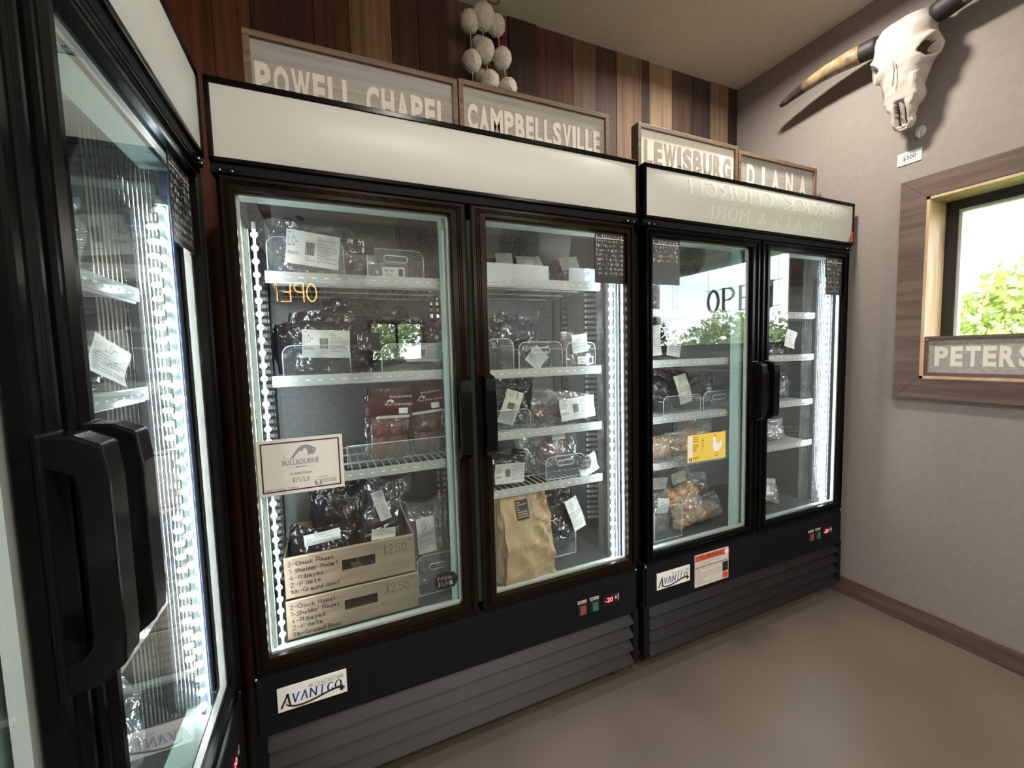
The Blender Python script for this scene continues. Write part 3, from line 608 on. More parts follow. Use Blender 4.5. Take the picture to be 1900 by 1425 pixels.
framed_sign('framed_town_sign', 'grey framed sign reading POWELL CHAPEL, the one over the left door', .072, .713, .15, zs, 2.338, 'POWELL CHAPEL', (.098, .675), (2.160, 2.258), 'signface', 'signtext')
framed_sign('framed_town_sign', 'grey framed sign reading CAMPBELLSVILLE on top of the middle cooler', .717, 1.356, .15, zs, 2.345, 'CAMPBELLSVILLE', (.750, 1.316), (2.182, 2.274), 'signface', 'signtext')
t = framed_sign('framed_town_sign', 'white framed sign reading LEWISBURG with a thin script line across it', 1.505, 2.112, .15, zs, 2.345, 'LEWISBURG', (1.545, 2.075), (2.178, 2.285), 'signwhite', 'signgrey')
mb = MB(); mb.poly2(penfit('Home Sweet Home', .44, .055, w=.05, jit=.12, shear=.25, seed=4), (-.23, .0086, .050), (1, 0, 0), (0, 0, 1), 'ink'); mb.build('script_lettering', t, label='thin black handwritten script')
framed_sign('framed_town_sign', 'grey framed sign reading DIANA on top of the right cooler', 2.117, 2.720, .15, zs, 2.330, 'D I A N A', (2.185, 2.645), (2.170, 2.282), 'signface', 'signtext')
# PETERSBURG in the window reveal
t = thing('framed_town_sign', 'grey framed sign reading PETERSBURG standing in the window opening', 'sign', (2.797, -.94, 1.2245)); w = .65; h = .182; fr = .016
mb = MB(); mb.box(0, -w, 0, .03, w, fr, 'trim').box(0, -w, h - fr + .005, .03, w, h, 'trim').box(0, -w, fr, .03, -w + fr, h - fr, 'trim').box(0, w - fr, fr, .03, w, h - fr, 'trim'); mb.build('frame', t)
mb = MB(); mb.box(.012, -w + fr, fr, .018, w - fr, h - fr + .005, 'signface')
mb.poly2(townfit('PETERSBURG', .52, .088), (.0115, .61, .046), (0, -1, 0), (0, 0, 1), 'signtext'); mb.build('sign_face', t)
# price tag under the skull
mb = MB(); mb.box(2.8035, -.253, 2.222, XR - .0002, -.163, 2.278, 'white'); mb.poly2(text('$300', .018, 1, .02, align='CENTER'), (2.8033, -.208, 2.242), (0, -1, 0), (0, 0, 1), 'ink'); mb.poly2(scribble_lines(-.04, .035, 0, .048, 2, 5) + scribble_lines(-.02, .004, .02, .012, 1, 5), (2.8033, -.208, 2.224), (0, -1, 0), (0, 0, 1), 'greyink')
tag(mb.build('price_card'), 'small white $300 price card on the wall below the skull', 'price tag')

# ================================================================== skull
sk = thing('longhorn_skull', 'polished white longhorn skull with dark-wrapped horns hung on the taupe wall', 'skull', (XR, -.215, 2.59))
rings = [ # z, half width, front depth, back depth
 (.235, .060, .120, .05), (.225, .090, .150, .03), (.20, .104, .165, .02), (.165, .108, .172, .02), (.13, .108, .172, .02), (.10, .112, .170, .02), (.07, .120, .165, .02), (.04, .112, .160, .02), (.01, .088, .152, .02),
 (-.03, .074, .145, .02), (-.07, .068, .138, .02), (-.10, .072, .130, .02), (-.125, .064, .124, .03), (-.15, .047, .117, .04), (-.18, .041, .108, .045), (-.205, .042, .098, .045), (-.222, .036, .088, .05), (-.232, .020, .078, .055)]
NS = 84; NZ = 90; mb = MB(); vs = []; fs = []; dk = []
def _ring(z):
    for p, q in zip(rings[:-1], rings[1:]):
        if q[0] <= z <= p[0]:
            f = (p[0] - z) / (p[0] - q[0]); f = f * f * (3 - 2 * f) * .5 + f * .5
            return [p[i] * (1 - f) + q[i] * f for i in range(1, 4)]
for i in range(NZ + 1):
    z = .235 - .467 * i / NZ; hw, fd, bd = _ring(max(-.232, min(.235, z)))
    for j in range(NS):
        a = 2 * math.pi * j / NS; cyy = math.sin(a); cxx = math.cos(a)
        px = (fd + bd) / 2 + (fd - bd) / 2 * (abs(cxx) ** .8) * (1 if cxx > 0 else -1); py = hw * (abs(cyy) ** .85) * (1 if cyy > 0 else -1); dark = False; zq = z
        for sg_ in (-1, 1):
            d = math.sqrt(((z - .060) / .036) ** 2 + ((px - .118) / .036) ** 2)
            if py * sg_ > .03:
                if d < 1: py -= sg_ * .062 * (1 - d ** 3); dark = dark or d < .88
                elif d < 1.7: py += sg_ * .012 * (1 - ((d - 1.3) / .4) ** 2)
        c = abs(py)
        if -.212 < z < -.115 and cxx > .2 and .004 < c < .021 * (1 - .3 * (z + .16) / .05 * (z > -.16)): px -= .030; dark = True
        if z < -.02: px += .007 * math.exp(-((c - hw * .75) / .012) ** 2)
        px += .0035 * noise.noise(Vector((z * 28, py * 28, 1))); py += .003 * noise.noise(Vector((z * 28, px * 28, 7)))
        vs.append((-px, py, zq)); dk.append(dark)
fl = []; fdk = []
for i in range(NZ):
    for j in range(NS):
        q = (i * NS + j, i * NS + (j + 1) % NS, (i + 1) * NS + (j + 1) % NS, (i + 1) * NS + j); (fdk if sum(dk[k] for k in q) >= 3 else fl).append(q)
fl.append(tuple(range(NS))); fl.append(tuple(reversed([NZ * NS + j for j in range(NS)])))
mb.add(vs, fl, 'bone', True); nmi = len(mb.f)
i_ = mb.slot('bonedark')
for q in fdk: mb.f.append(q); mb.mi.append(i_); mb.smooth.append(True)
o = mb.build('skull_bone', sk)
MB().tube([(-.172, .006, .05), (-.166, .004, .02), (-.162, .006, -.02), (-.156, .012, -.05)], .0016, 'bonedark', 5).build('bone_crack', sk)
def horn(sg_, name='horn'):
    pts = []; rad = []; cs = []; n = 26
    for i in range(n + 1):
        s = i / n; L = .47 * s
        pts.append((-.095 - .035 * math.sin(s * 2.0), sg_ * (.100 + L * .95), .195 + .02 * math.sin(s * math.pi) - .045 * s)); rad.append(.036 * (1 - s) ** .55 * (1 - .1 * s) + .010)
        cs.append((.30, .215, .12) if s < .62 else ((.18, .13, .08) if s < .70 else (.055, .035, .03)))
    if sg_ < 0:
        pts = [(-.095 - .035 * math.sin(i / n * 2), -(.100 + .62 * i / n), .195 + .10 * (i / n) ** 1.5) for i in range(n + 1)]
    mb = MB(); mb.tube(pts[4:], .03, 'horn', 16, radii=rad[4:]); o = mb.build('horn', sk)
    a = o.data.color_attributes.new('plank', 'FLOAT_COLOR', 'POINT')
    for i in range(len(o.data.vertices)): a.data[i].color = (*cs[min(4 + i // 16, n)], 1)
    MB().tube(pts[:6], .04, 'wrap', 18, radii=[.040, .0435, .043, .042, .041, .0395]).build('horn_wrap', sk, label='dark leather band at the horn base')
horn(1); horn(-1)
mb = MB(); mb.ball((2.800, -.247, 2.348), .020, 'acryledge', 12, 8, sc=(.3, 1, 1.3)).tube([(2.80, -.247, 2.365), (2.785, -.247, 2.345), (2.783, -.247, 2.325), (2.795, -.247, 2.318)], .003, 'acryledge', 6)
tag(mb.build('clear_hook'), 'small clear plastic hook on the wall just under the skull nose', 'hook')

# ================================================================== wool ball garland
g = thing('wool_ball_garland', 'white felted wool ball garland hanging on the plank wall under the ceiling', 'garland', (1.0, .62, 2.66))
B = [(.924, .60, 2.897, .044, 'wool'), (.985, .585, 2.925, .052, 'wool'), (1.053, .60, 2.915, .043, 'wool'), (.982, .655, 2.852, .034, 'wool'), (1.040, .655, 2.842, .022, 'woolpink'), (.991, .60, 2.789, .048, 'wool'), (.928, .60, 2.726, .044, 'wool'), (1.080, .60, 2.776, .044, 'wool'),
     (.994, .66, 2.706, .034, 'wool'), (1.046, .66, 2.735, .022, 'woolgold'), (1.040, .66, 2.775, .022, 'woolgreen'), (1.012, .60, 2.655, .046, 'wool'), (1.105, .60, 2.645, .044, 'wool'), (1.100, .665, 2.935, .036, 'woolmaroon'), (1.098, .665, 2.88, .026, 'woolmaroon'), (.932, .60, 2.585, .043, 'wool')]
for i, (x, y, z, r, k) in enumerate(B):
    MB().ball((x - 1.0, y - .62, z - 2.66), r, k, 26, 18, .13, i, (1, 1, 1.06), 9).build('wool_ball', g, label=None if k == 'wool' else {'woolpink': 'pink wool ball', 'woolgold': 'golden wool ball', 'woolgreen': 'olive wool ball', 'woolmaroon': 'magenta wool ball'}[k])
mb = MB()
for p in ([(.924, 2.897), (.928, 2.726), (.932, 2.585)], [(.985, 2.93), (.991, 2.789), (1.012, 2.655)], [(1.053, 2.915), (1.08, 2.776), (1.105, 2.645)]):
    mb.tube([(1.0 - 1.0, .0, 3.01 - 2.66)] + [(x - 1, -.02, z - 2.66) for x, z in p], .0022, 'string', 6)
mb.build('string', g)
mb = MB(); mb.tube([(-.02, .09, .34), (0, .02, .345), (.02, -.02, .35), (.05, -.03, .34), (.07, -.02, .36), (.075, -.01, .385)], .004, 'twig', 6).tube([(.02, -.02, .35), (-.01, -.04, .37)], .003, 'twig', 6); mb.build('twig_hook', g)

# ================================================================== writing stuck to the glass
def chalk(name, label, x0, x1, z0, z1, y, lines, title=None, cover=None, seed=1, ux=(1, 0, 0), org=None, kb='chalk', cat='sign', fw=.12, jit=.05):
    mb = MB(); w = x1 - x0; h = z1 - z0
    def bx(a, b, c, d, e0, e1, k):
        if org is None: mb.box(x0 + a, y - e1, z0 + b, x0 + c, y - e0, z0 + d, k)
        else: mb.box(org[0] + e0, org[1] + a, z0 + b, org[0] + e1, org[1] + c, z0 + d, k)
    bx(0, 0, w, h, 0, .0014, kb)
    O = (x0, y - .0018, z0) if org is None else (org[0] + .0018, org[1], z0); U = (1, 0, 0) if org is None else (0, 1, 0)
    n = len(lines) + (1 if title else 0); top = h * .97; zh = (h * (cover or 1.0)) / n * .96
    zz = top
    if title:
        zz -= zh; mb.poly2(shift(penfit(title, w * .90, zh * .62, w=fw, jit=jit, seed=seed), w * .05, zz + zh * .22), O, U, (0, 0, 1), 'marker'); mb.poly2(rect(w * .03, zz, w * .97, zz + h * .012), O, U, (0, 0, 1), 'marker')
    for i, s in enumerate(lines):
        zz -= zh; fw2 = .92 if len(s) > 13 else .3 + .045 * len(s)
        mb.poly2(shift(penfit(s, w * min(.94, fw2), zh * .62, w=fw, jit=jit, seed=seed + i + 1), w * .04, zz + zh * .2), O, U, (0, 0, 1), 'marker')
    o = mb.build(name); tag(o, label, cat); return o
GY = .0180
chalk('handwritten_price_sign', 'small black sign reading NY Strip on the glass above the top left shelf', .318, .393, 1.686, 1.734, GY, ['NY Strip', '$22.99lb'], fw=.13)
chalk('handwritten_price_sign', 'small black sign reading Ribeye on the left door glass', .331, .397, 1.402, 1.454, GY, ['Ribeye', '$24.99'], fw=.125)
chalk('handwritten_price_list', 'black handwritten Beef Prices list at the top corner of the middle cooler glass', 1.186, 1.3225, 1.638, 1.826, GY, ['Brisket Burger-$9.99lb', 'Filet Mignon -$33.99lb', 'Denver Steak-$13.99lb', 'Del Monico -$25.99lb', 'Skirt Steak -$16.99lb', 'T-Bone Steak -$17.99lb', 'Cube Steak -$9.99lb', 'Carne Asada-$15.99lb'], 'Beef Prices Per lb', .85, fw=.125)
chalk('handwritten_price_list', 'grey handwritten Beef Price list at the top left of the right cooler glass', 1.459, 1.605, 1.645, 1.826, GY, ['Ground - $6.99lb', 'Stew -$8.99lb', 'Medallions-$17.99lb', 'Fajita -$9.99lb'], 'Beef Price Per lb', .52, kb='chalkgrey', fw=.125)
chalk('handwritten_price_list', 'narrow grey handwritten list at the far top corner of the right cooler', RX0 + 1.190, RX0 + 1.3225, 1.637, 1.826, GY, ['Head & Tail Bone', 'Ham & Shoulder', 'Ground Pork', 'Chops-$6.99', 'Pork Steak', 'Sausage-$6.99', 'Bacon-$7.99'], 'Lamb Prices', .95, kb='chalkgrey', fw=.125)
chalk('handwritten_price_list', 'black handwritten price list on the sideways cooler door, seen at a steep angle', 0, .150, 1.640, 1.826, 0, ['Bratwurst - $7.99lb', 'Chorizo - $7.99lb', 'Italian - $7.99', 'Breakfast - $6.99lb', 'Pork Loin Chop-$6.99', 'Baby Back Rib $6.99lb', 'Smoked Ham-$6.99lb', 'Pork Tenderloin $7.99'], 'Pork Prices Per lb', .95, org=(XLc - .0180, YLc - .200))
# ground bison card (tilted, taped on the glass)
mb = MB(); cw, ch = .222, .160
mb.box(0, -.0012, 0, cw, 0, ch, 'cream')
def ring4(a, t): return rect(a, a, cw - a, a + t) + rect(a, ch - a - t, cw - a, ch - a) + rect(a, a + t, a + t, ch - a - t) + rect(cw - a - t, a + t, cw - a, ch - a - t)
E0 = (0, -.0016, 0); EX = (1, 0, 0); EZ = (0, 0, 1)
mb.poly2(ring4(.009, .0038), E0, EX, EZ, 'maroon')
bis = [(.073, .104), (.076, .101), (.082, .1015), (.088, .1085), (.094, .118), (.100, .127), (.108, .134), (.118, .138), (.128, .138), (.137, .134), (.144, .130), (.149, .127), (.150, .121), (.147, .114), (.143, .1085), (.138, .109), (.134, .110), (.131, .106), (.129, .108), (.128, .115), (.127, .123), (.123, .129), (.118, .126), (.113, .119), (.108, .122), (.102, .117), (.096, .110), (.092, .103), (.085, .100)]
mb.add([Vector(E0) + Vector((x, 0, z)) for x, z in bis], [tuple(range(len(bis)))], 'greyink')
tail = [(.0725, .104), (.068, .105), (.0655, .110), (.066, .116)]
mb.poly2([([(a - .0008, b), (a + .0008, b), (c + .0008, d), (c - .0008, d)], [(0, 1, 2, 3)]) for (a, b), (c, d) in zip(tail[:-1], tail[1:])], E0, EX, EZ, 'greyink')
mb.poly2([([(.143 + .0028 * math.cos(a), .122 + .0016 * math.sin(a)) for a in [k * math.pi / 5 for k in range(10)]], [tuple(range(10))])], (0, -.0019, 0), EX, EZ, 'cream')
mb.poly2(textfit('BULLBOURNE', .094, .0145, .02), (.062, -.0016, .0830), EX, EZ, 'greyink'); mb.poly2(textfit('BISON', .028, .0048, .03), (.095, -.0016, .0735), EX, EZ, 'greyink')
mb.poly2(rect(.052, .0985, .160, .0990) + rect(.072, .0755, .090, .076) + rect(.128, .0755, .148, .076), E0, EX, EZ, 'greyink')
mb.poly2(penfit('Ground Bison', .056, .0085, w=.12, sx=1), (.080, -.0016, .054), EX, EZ, 'greyink'); mb.poly2(penfit('$25/LB', .047, .0130, w=.14, serif=True), (.085, -.0016, .032), EX, EZ, 'greyink')
mb.poly2(penfit('Raised in Lewisburg, Tennessee', .080, .0045, w=.14), (.018, -.0016, .0150), EX, EZ, 'greyink'); mb.poly2(penfit('Processed By', .030, .0040, w=.14), (.150, -.0016, .037), EX, EZ, 'greyink')
mb.poly2(penfit('BRICK CHURCH', .036, .0055, w=.16, serif=True), (.164, -.0016, .027), EX, EZ, 'greyink'); mb.poly2(penfit('MEATS & MORE', .034, .0035, w=.16), (.166, -.0016, .0215), EX, EZ, 'greyink')
mb.poly2(rect(.142, .016, .161, .0315), E0, EX, EZ, 'greyink'); mb.poly2([([(.144, .030), (.159, .030), (.155, .025), (.1535, .017), (.1495, .017), (.148, .025)], [(0, 1, 2, 3, 4, 5)])], (0, -.0019, 0), EX, EZ, 'cream')
o = mb.build('bison_price_card', loc=(.0525, GY - .0004, .997), rot=(0, 0, 0)); tag(o, 'white card with a maroon border and bison drawing, taped to the glass', 'sign')
# yellow card with a hen
mb = MB(); mb.box(0, -.0012, 0, .231, 0, .120, 'yellow'); mb.poly2(rect(.002, .002, .03, .118), (0, -.0014, 0), EX, EZ, 'pinkcream')
hen = [(.148, .090), (.152, .100), (.160, .104), (.166, .100), (.168, .088), (.172, .074), (.184, .068), (.196, .074), (.206, .084), (.210, .076), (.205, .060), (.197, .044), (.184, .034), (.170, .032), (.157, .040), (.150, .056), (.152, .074), (.150, .084)]
mb.poly2([(hen, [tuple(range(len(hen)))])], (0, -.0017, 0), EX, EZ, 'white'); mb.poly2([([(.155, .103), (.160, .112), (.166, .108), (.168, .102)], [(0, 1, 2, 3)]), ([(.145, .088), (.149, .082), (.151, .090)], [(0, 1, 2)])] + rect(.168, .014, .170, .033) + rect(.180, .014, .182, .033) + rect(.162, .013, .172, .016) + rect(.175, .013, .185, .016), (0, -.0019, 0), EX, EZ, 'orange')
mb.poly2(scribble_lines(.030, .045, .065, .102, 7, 8) + scribble_lines(.085, .045, .100, .102, 7, 9) + scribble_lines(.030, .104, .11, .112, 1, 3) + scribble_lines(.03, .010, .07, .022, 2, 5), E0, EX, EZ, 'ink'); mb.poly2(rect(.010, .006, .026, .022), E0, EX, EZ, 'ink')
mb.poly2([([(.012, .020), (.024, .020), (.020, .015), (.0195, .008), (.0165, .008), (.016, .015)], [(0, 1, 2, 3, 4, 5)])], (0, -.0019, 0), EX, EZ, 'yellow')
tag(mb.build('hen_price_card', loc=(1.653, GY - .0004, .8835)), 'yellow card with a white hen drawing on the right cooler glass', 'sign')
def plaque(label, cx, cz, w, h, lines, seed, y=GY):
    mb = MB(); pts = []
    for k in range(48):
        a = k * math.pi / 24; q = 1 + .05 * math.cos(6 * a) + (.12 if k in (12, 36) else 0)
        pts.append((w / 2 * q * abs(math.cos(a)) ** .6 * (1 if math.cos(a) > 0 else -1), h / 2 * q * abs(math.sin(a)) ** .6 * (1 if math.sin(a) > 0 else -1)))
    N = 48; vs = [(a, -.001, b) for a, b in pts] + [(a, 0, b) for a, b in pts]
    mb.add(vs, [tuple(range(N)), tuple(reversed(range(N, 2 * N)))] + [(i, N + i, N + (i + 1) % N, (i + 1) % N) for i in range(N)], 'chalk')
    for i, s in enumerate(lines): mb.poly2(penfit(s, w * .72, h * .26, w=.13, jit=.05, seed=seed + i), (-w * .36, -.0014, h * (.08 - .38 * i)), EX, EZ, 'marker')
    tag(mb.build('handwritten_plaque', loc=(cx, y, cz)), label, 'sign')
plaque('black scalloped plaque reading Pet Bones low on the left door glass', .572, .626, .076, .052, ['Pet Bones', '$8.99lb'], 3)
plaque('black scalloped plaque reading Chuck Roast on the clear bin behind the glass', 1.203, .918, .060, .052, ['Chuck Roast', '$15.99lb'], 5, y=.133)

# ================================================================== products
def film_grid(w, h, d, seed, amp=.012, nx=22, ny=26, edge=.9, flare=0, top=0):
    """front and back sheets of a filled pouch standing on its lower edge; local x across, z up, -y toward the viewer"""
    vs = []; fs = []; rnd = random.Random(seed); off = Vector((seed * 7.3, seed * 1.7, 0))
    for sdd in (-1, 1):
        for i in range(ny + 1):
            for j in range(nx + 1):
                u = j / nx * 2 - 1; v = i / ny
                wu = w / 2 * (1 + flare * (v - .5)) * (1 - .06 * (1 - abs(2 * v - 1)) * 0); th = max(0, 1 - abs(u) ** 2.6) ** .5 * max(0, 1 - abs(2 * min(1, v / (1 - top) if top else v) - 1) ** 2.6) ** .5
                P = Vector((u * wu * 9, v * h * 9, sdd)) + off
                n1 = noise.noise(P * 1.6); n2 = noise.noise(P * 4.5); rg = abs(noise.noise(P * 2.6)) * -1
                y = sdd * d / 2 * th + amp * (n1 * .8 + n2 * .35 + rg * .9) * (.5 + .5 * (1 - th * .5))
                x = u * wu + amp * .8 * noise.noise(P * 1.3 + Vector((9, 0, 0))); z = v * h + amp * .9 * noise.noise(P * 1.1 + Vector((0, 9, 0))) * (v > .02) * (1 + 1.5 * (abs(u) * v))
                vs.append((x, y, max(z, 0)))
    st = (nx + 1) * (ny + 1)
    for sdd in (0, 1):
        for i in range(ny):
            for j in range(nx):
                a = sdd * st + i * (nx + 1) + j; q = (a, a + 1, a + nx + 2, a + nx + 1); fs.append(q if sdd == 0 else tuple(reversed(q)))
    return vs, fs
def label_part(root, x, y, z, w, h, rot=0, tilt=0, style=0, seed=0, vert=False, curl=.004):
    """printed paper label; text runs along its long side when vert"""
    n = 10; M = Matrix.Translation((x, y, z)) @ Matrix.Rotation(R(rot), 4, 'Y') @ Matrix.Rotation(R(tilt), 4, 'X'); mb = MB(); mb.T = M
    def Y(a, b): return curl * (noise.noise(Vector((a * 20 + seed, b * 20, 0))) * 1.2) + curl * .8 * math.sin(b / h * 5 + seed)
    vs = []; 
    for i in range(n + 1):
        for j in range(n + 1): a = -w / 2 + w * j / n; b = -h / 2 + h * i / n; vs.append((a, Y(a, b), b))
    mb.add(vs, [(i * (n + 1) + j, i * (n + 1) + j + 1, (i + 1) * (n + 1) + j + 1, (i + 1) * (n + 1) + j) for i in range(n) for j in range(n)], 'paper', True)
    L, Hh = (h, w) if vert else (w, h); pr = []
    # composed in a frame whose long axis is X
    pr_i = []; pr_g = []
    if style == 0:      # ranch label: logo third, barcode, text block
        pr_i += shift(penfit('LO-', L * .20, Hh * .26, w=.07, sx=.9), L * -.46, Hh * .05); pr_i += shift(penfit('RANCH', L * .20, Hh * .10, w=.12), L * -.46, -Hh * .22)
        r = random.Random(seed); xx = -L * .14
        while xx < L * .02: ww = r.uniform(.0006, .0018); pr_i += rect(xx, -Hh * .18, xx + ww, Hh * .2); xx += ww + r.uniform(.0006, .0014)
        pr_g += scribble_lines(L * .08, -Hh * .38, L * .46, Hh * .40, 12, seed); pr_g += scribble_lines(-L * .14, -Hh * .38, L * .04, -Hh * .24, 2, seed + 1); pr_g += scribble_lines(-L * .46, Hh * .38, -L * .18, Hh * .44, 1, seed)
    elif style == 1:    # plain text label
        pr_g += scribble_lines(-L * .44, -Hh * .40, L * .44, Hh * .10, 7, seed); pr_i += shift(penfit('LO-', L * .30, Hh * .22, w=.08, sx=.9), -L * .2, Hh * .18)
    elif style == 2:    # New York Strip tag
        pr_i += shift(penfit('New York', L * .42, Hh * .24, w=.14), -L * .40, Hh * .06) + shift(penfit('Strip', L * .28, Hh * .22, w=.14), -L * .34, -Hh * .34) + rect(L * .22, -Hh * .34, L * .42, Hh * .34)
    def place(polys, k, lift):
        for pts, fc in polys:
            P = []
            for a, b in pts:
                if vert: a, b = -b * 1.0, a; a = a; 
                if vert: P.append((a, Y(a, -b) - lift, -b))
                else: P.append((a, Y(a, b) - lift, b))
            mb.add(P, fc, k)
    place(pr_i, 'ink', .0012); place(pr_g, 'greyink', .0010)
    return mb.build('label', root, label='white printed paper label')
def pouch(name, label, cat, x, y, z, w, h, d, film='darkfilm', content=None, tilt=0, rz=0, roll=0, seed=1, amp=.012, labels=(), group=None, fill=(.8, .7), parent_rot=None, top=.15, ck='redmeat', lumps=0):
    t = thing(name, label, cat, (x, y, z), group=group, rot=(R(tilt), R(roll), R(rz)))
    vs, fs = film_grid(w, h, d, seed, amp, top=top)
    rm = t.rotation_euler.to_matrix(); t.location.z = z + .0015 - min((rm @ Vector(p)).z for p in vs); MB().add(vs, fs, film, True).build('film_wrap', t)
    if content:
        mb = MB(); cw, chh = w * fill[0], h * fill[1]
        if lumps:
            r = random.Random(seed)
            nx = lumps; nz = max(1, round(lumps * chh / cw))
            for i in range(nx):
                for j in range(nz):
                    mb.ball((-cw / 2 + cw * (i + .5) / nx, 0, h * .06 + chh * (j + .5) / nz), cw / nx * .66, content, 22, 16, .6, seed + i * 5 + j, (1, min(.8, d * .42 / (cw / nx * .56)), chh / nz / (cw / nx)), 3)
        else: mb.ball((0, 0, h * .05 + chh / 2), 1, content, 26, 16, .3, seed, (cw / 2, d * .42, chh / 2), 2.2)
        mb.v = [(a, b, max(c, .003)) for a, b, c in mb.v]; mb.build('meat', t)
    for (lx, lz, lw, lh, rot, st, vert) in labels: label_part(t, lx, -d / 2 - amp * 1.15 - .003, lz, lw, lh, rot, 0, st, seed, vert)
    return t
def clear_bin(label, x, y, z, w, h, d=.20, slot=True, rz=0, group='clear acrylic bins in the coolers', name='clear_bin', low=False):
    t = thing(name, label, 'bin', (x, y, z), rz); o_ = MB(); r = min(.028, h * .3)
    # front outline with rounded top corners
    out = [(-w / 2, 0), (w / 2, 0)] + [(w / 2 - r + r * math.cos(a), h - r + r * math.sin(a)) for a in [k * math.pi / 12 for k in range(7)]] + [(-w / 2 + r - r * math.sin(a), h - r + r * math.cos(a)) for a in [k * math.pi / 12 for k in range(7)]]
    sl = []
    if slot: sw, sh_ = w * .42, .022; sl = [(-math.cos(a) * sh_ / 2 * (1) - (sw / 2 - sh_ / 2) if math.cos(a) > 0 else -math.cos(a) * sh_ / 2 + (sw / 2 - sh_ / 2), h * .68 + math.sin(a) * sh_ / 2) for a in [k * math.pi / 8 for k in range(16)]]
    N = len(out); mb = MB(); mb.add([(a, 0, b) for a, b in out], [tuple(range(N))], 'acryl')
    mb.add([(-w / 2, 0, 0), (-w / 2, d, 0), (-w / 2, d, h * .8), (-w / 2, 0, h - r), (w / 2, 0, 0), (w / 2, d, 0), (w / 2, d, h * .8), (w / 2, 0, h - r)], [(0, 1, 2, 3), (5, 4, 7, 6), (0, 4, 5, 1), (1, 5, 6, 2)], 'acryl'); mb.build('bin_shell', t)
    mb = MB(); mb.tube([(a, 0, b) for a, b in out] + [(out[0][0], 0, out[0][1])], .0016, 'acryledge', 6, False)
    if slot: mb.tube([(a, 0, b) for a, b in sl] + [(sl[0][0], 0, sl[0][1])], .0018, 'acryledge', 6, False)
    for sg_ in (-1, 1): mb.tube([(sg_ * w / 2, 0, h - r), (sg_ * w / 2, d, h * .8), (sg_ * w / 2, d, 0)], .0014, 'acryledge', 5)
    mb.build('bin_rim', t); return t
# ---- middle cooler, left door
S1, S2, S3, F0 = 1.641, 1.329, 1.013, .487
clear_bin('clear bin on the top left shelf holding a silvery wrapped steak', .205, .150, S1, .215, .112)
pouch('vacuum_packed_steak', 'silvery wrapped steak with a ranch label in the top left bin', 'meat pack', .205, .215, S1 + .004, .225, .155, .08, 'clear', 'redmeat', tilt=8, seed=2, amp=.018, labels=[(.020, .078, .150, .100, 6, 0, False)], fill=(.7, .45))
pouch('vacuum_packed_steak', 'dark crumpled pack standing left of the labelled steak on the top shelf', 'meat pack', .150, .34, S1, .19, .20, .07, 'cleardim', seed=3, amp=.03, roll=-8)
pouch('vacuum_packed_steak', 'crumpled silvery pack behind the NY Strip sign', 'meat pack', .340, .26, S1, .17, .155, .07, 'clear', 'redmeat', seed=4, amp=.026, roll=10, fill=(.5, .4))
t = clear_bin('clear bin with a New York Strip tag on the top left shelf', .476, .150, S1, .185, .098)
label_part(t, -.010, -.003, .022, .074, .036, 0, 0, 2, 1, curl=.0005)
pouch('vacuum_packed_steak', 'small pinkish steak pack inside the New York Strip bin', 'meat pack', .46, .215, S1 + .004, .13, .06, .04, 'clear', 'sausage', seed=5, amp=.008)
pouch('vacuum_packed_steak', 'low dark pack at the right end of the top left shelf', 'meat pack', .620, .22, S1, .10, .045, .08, 'darkfilm', seed=6, amp=.012)
clear_bin('clear bin on the second shelf holding ribeyes with a wide label', .218, .150, S2, .195, .095, slot=False)
pouch('vacuum_packed_steak', 'black wrapped ribeye pack with a wide white label', 'meat pack', .235, .225, S2 + .003, .19, .20, .07, 'darkfilm', tilt=5, seed=7, amp=.022, labels=[(.012, .098, .140, .088, 2, 0, False)])
pouch('vacuum_packed_steak', 'black crumpled ribeye pack standing behind the labelled one', 'meat pack', .285, .36, S2, .20, .235, .06, 'darkfilm', seed=8, amp=.035, roll=14)
pouch('vacuum_packed_steak', 'black crumpled pack at the left end of the second shelf', 'meat pack', .150, .33, S2, .12, .17, .07, 'darkfilm', seed=38, amp=.03, roll=-6)
clear_bin('wide clear bin at the right of the second shelf, behind the Ribeye sign', .527, .150, S2, .226, .095, slot=False)
pouch('vacuum_packed_steak', 'dark crumpled pack in the wide second-shelf bin', 'meat pack', .470, .30, S2, .17, .18, .08, 'darkfilm', seed=9, amp=.035, roll=-12)
pouch('vacuum_packed_steak', 'dark pack with a slanted label in the wide second-shelf bin', 'meat pack', .560, .24, S2 + .003, .17, .16, .06, 'darkfilm', seed=10, amp=.028, roll=10, tilt=8, labels=[(-.005, .050, .125, .062, -10, 0, False)])
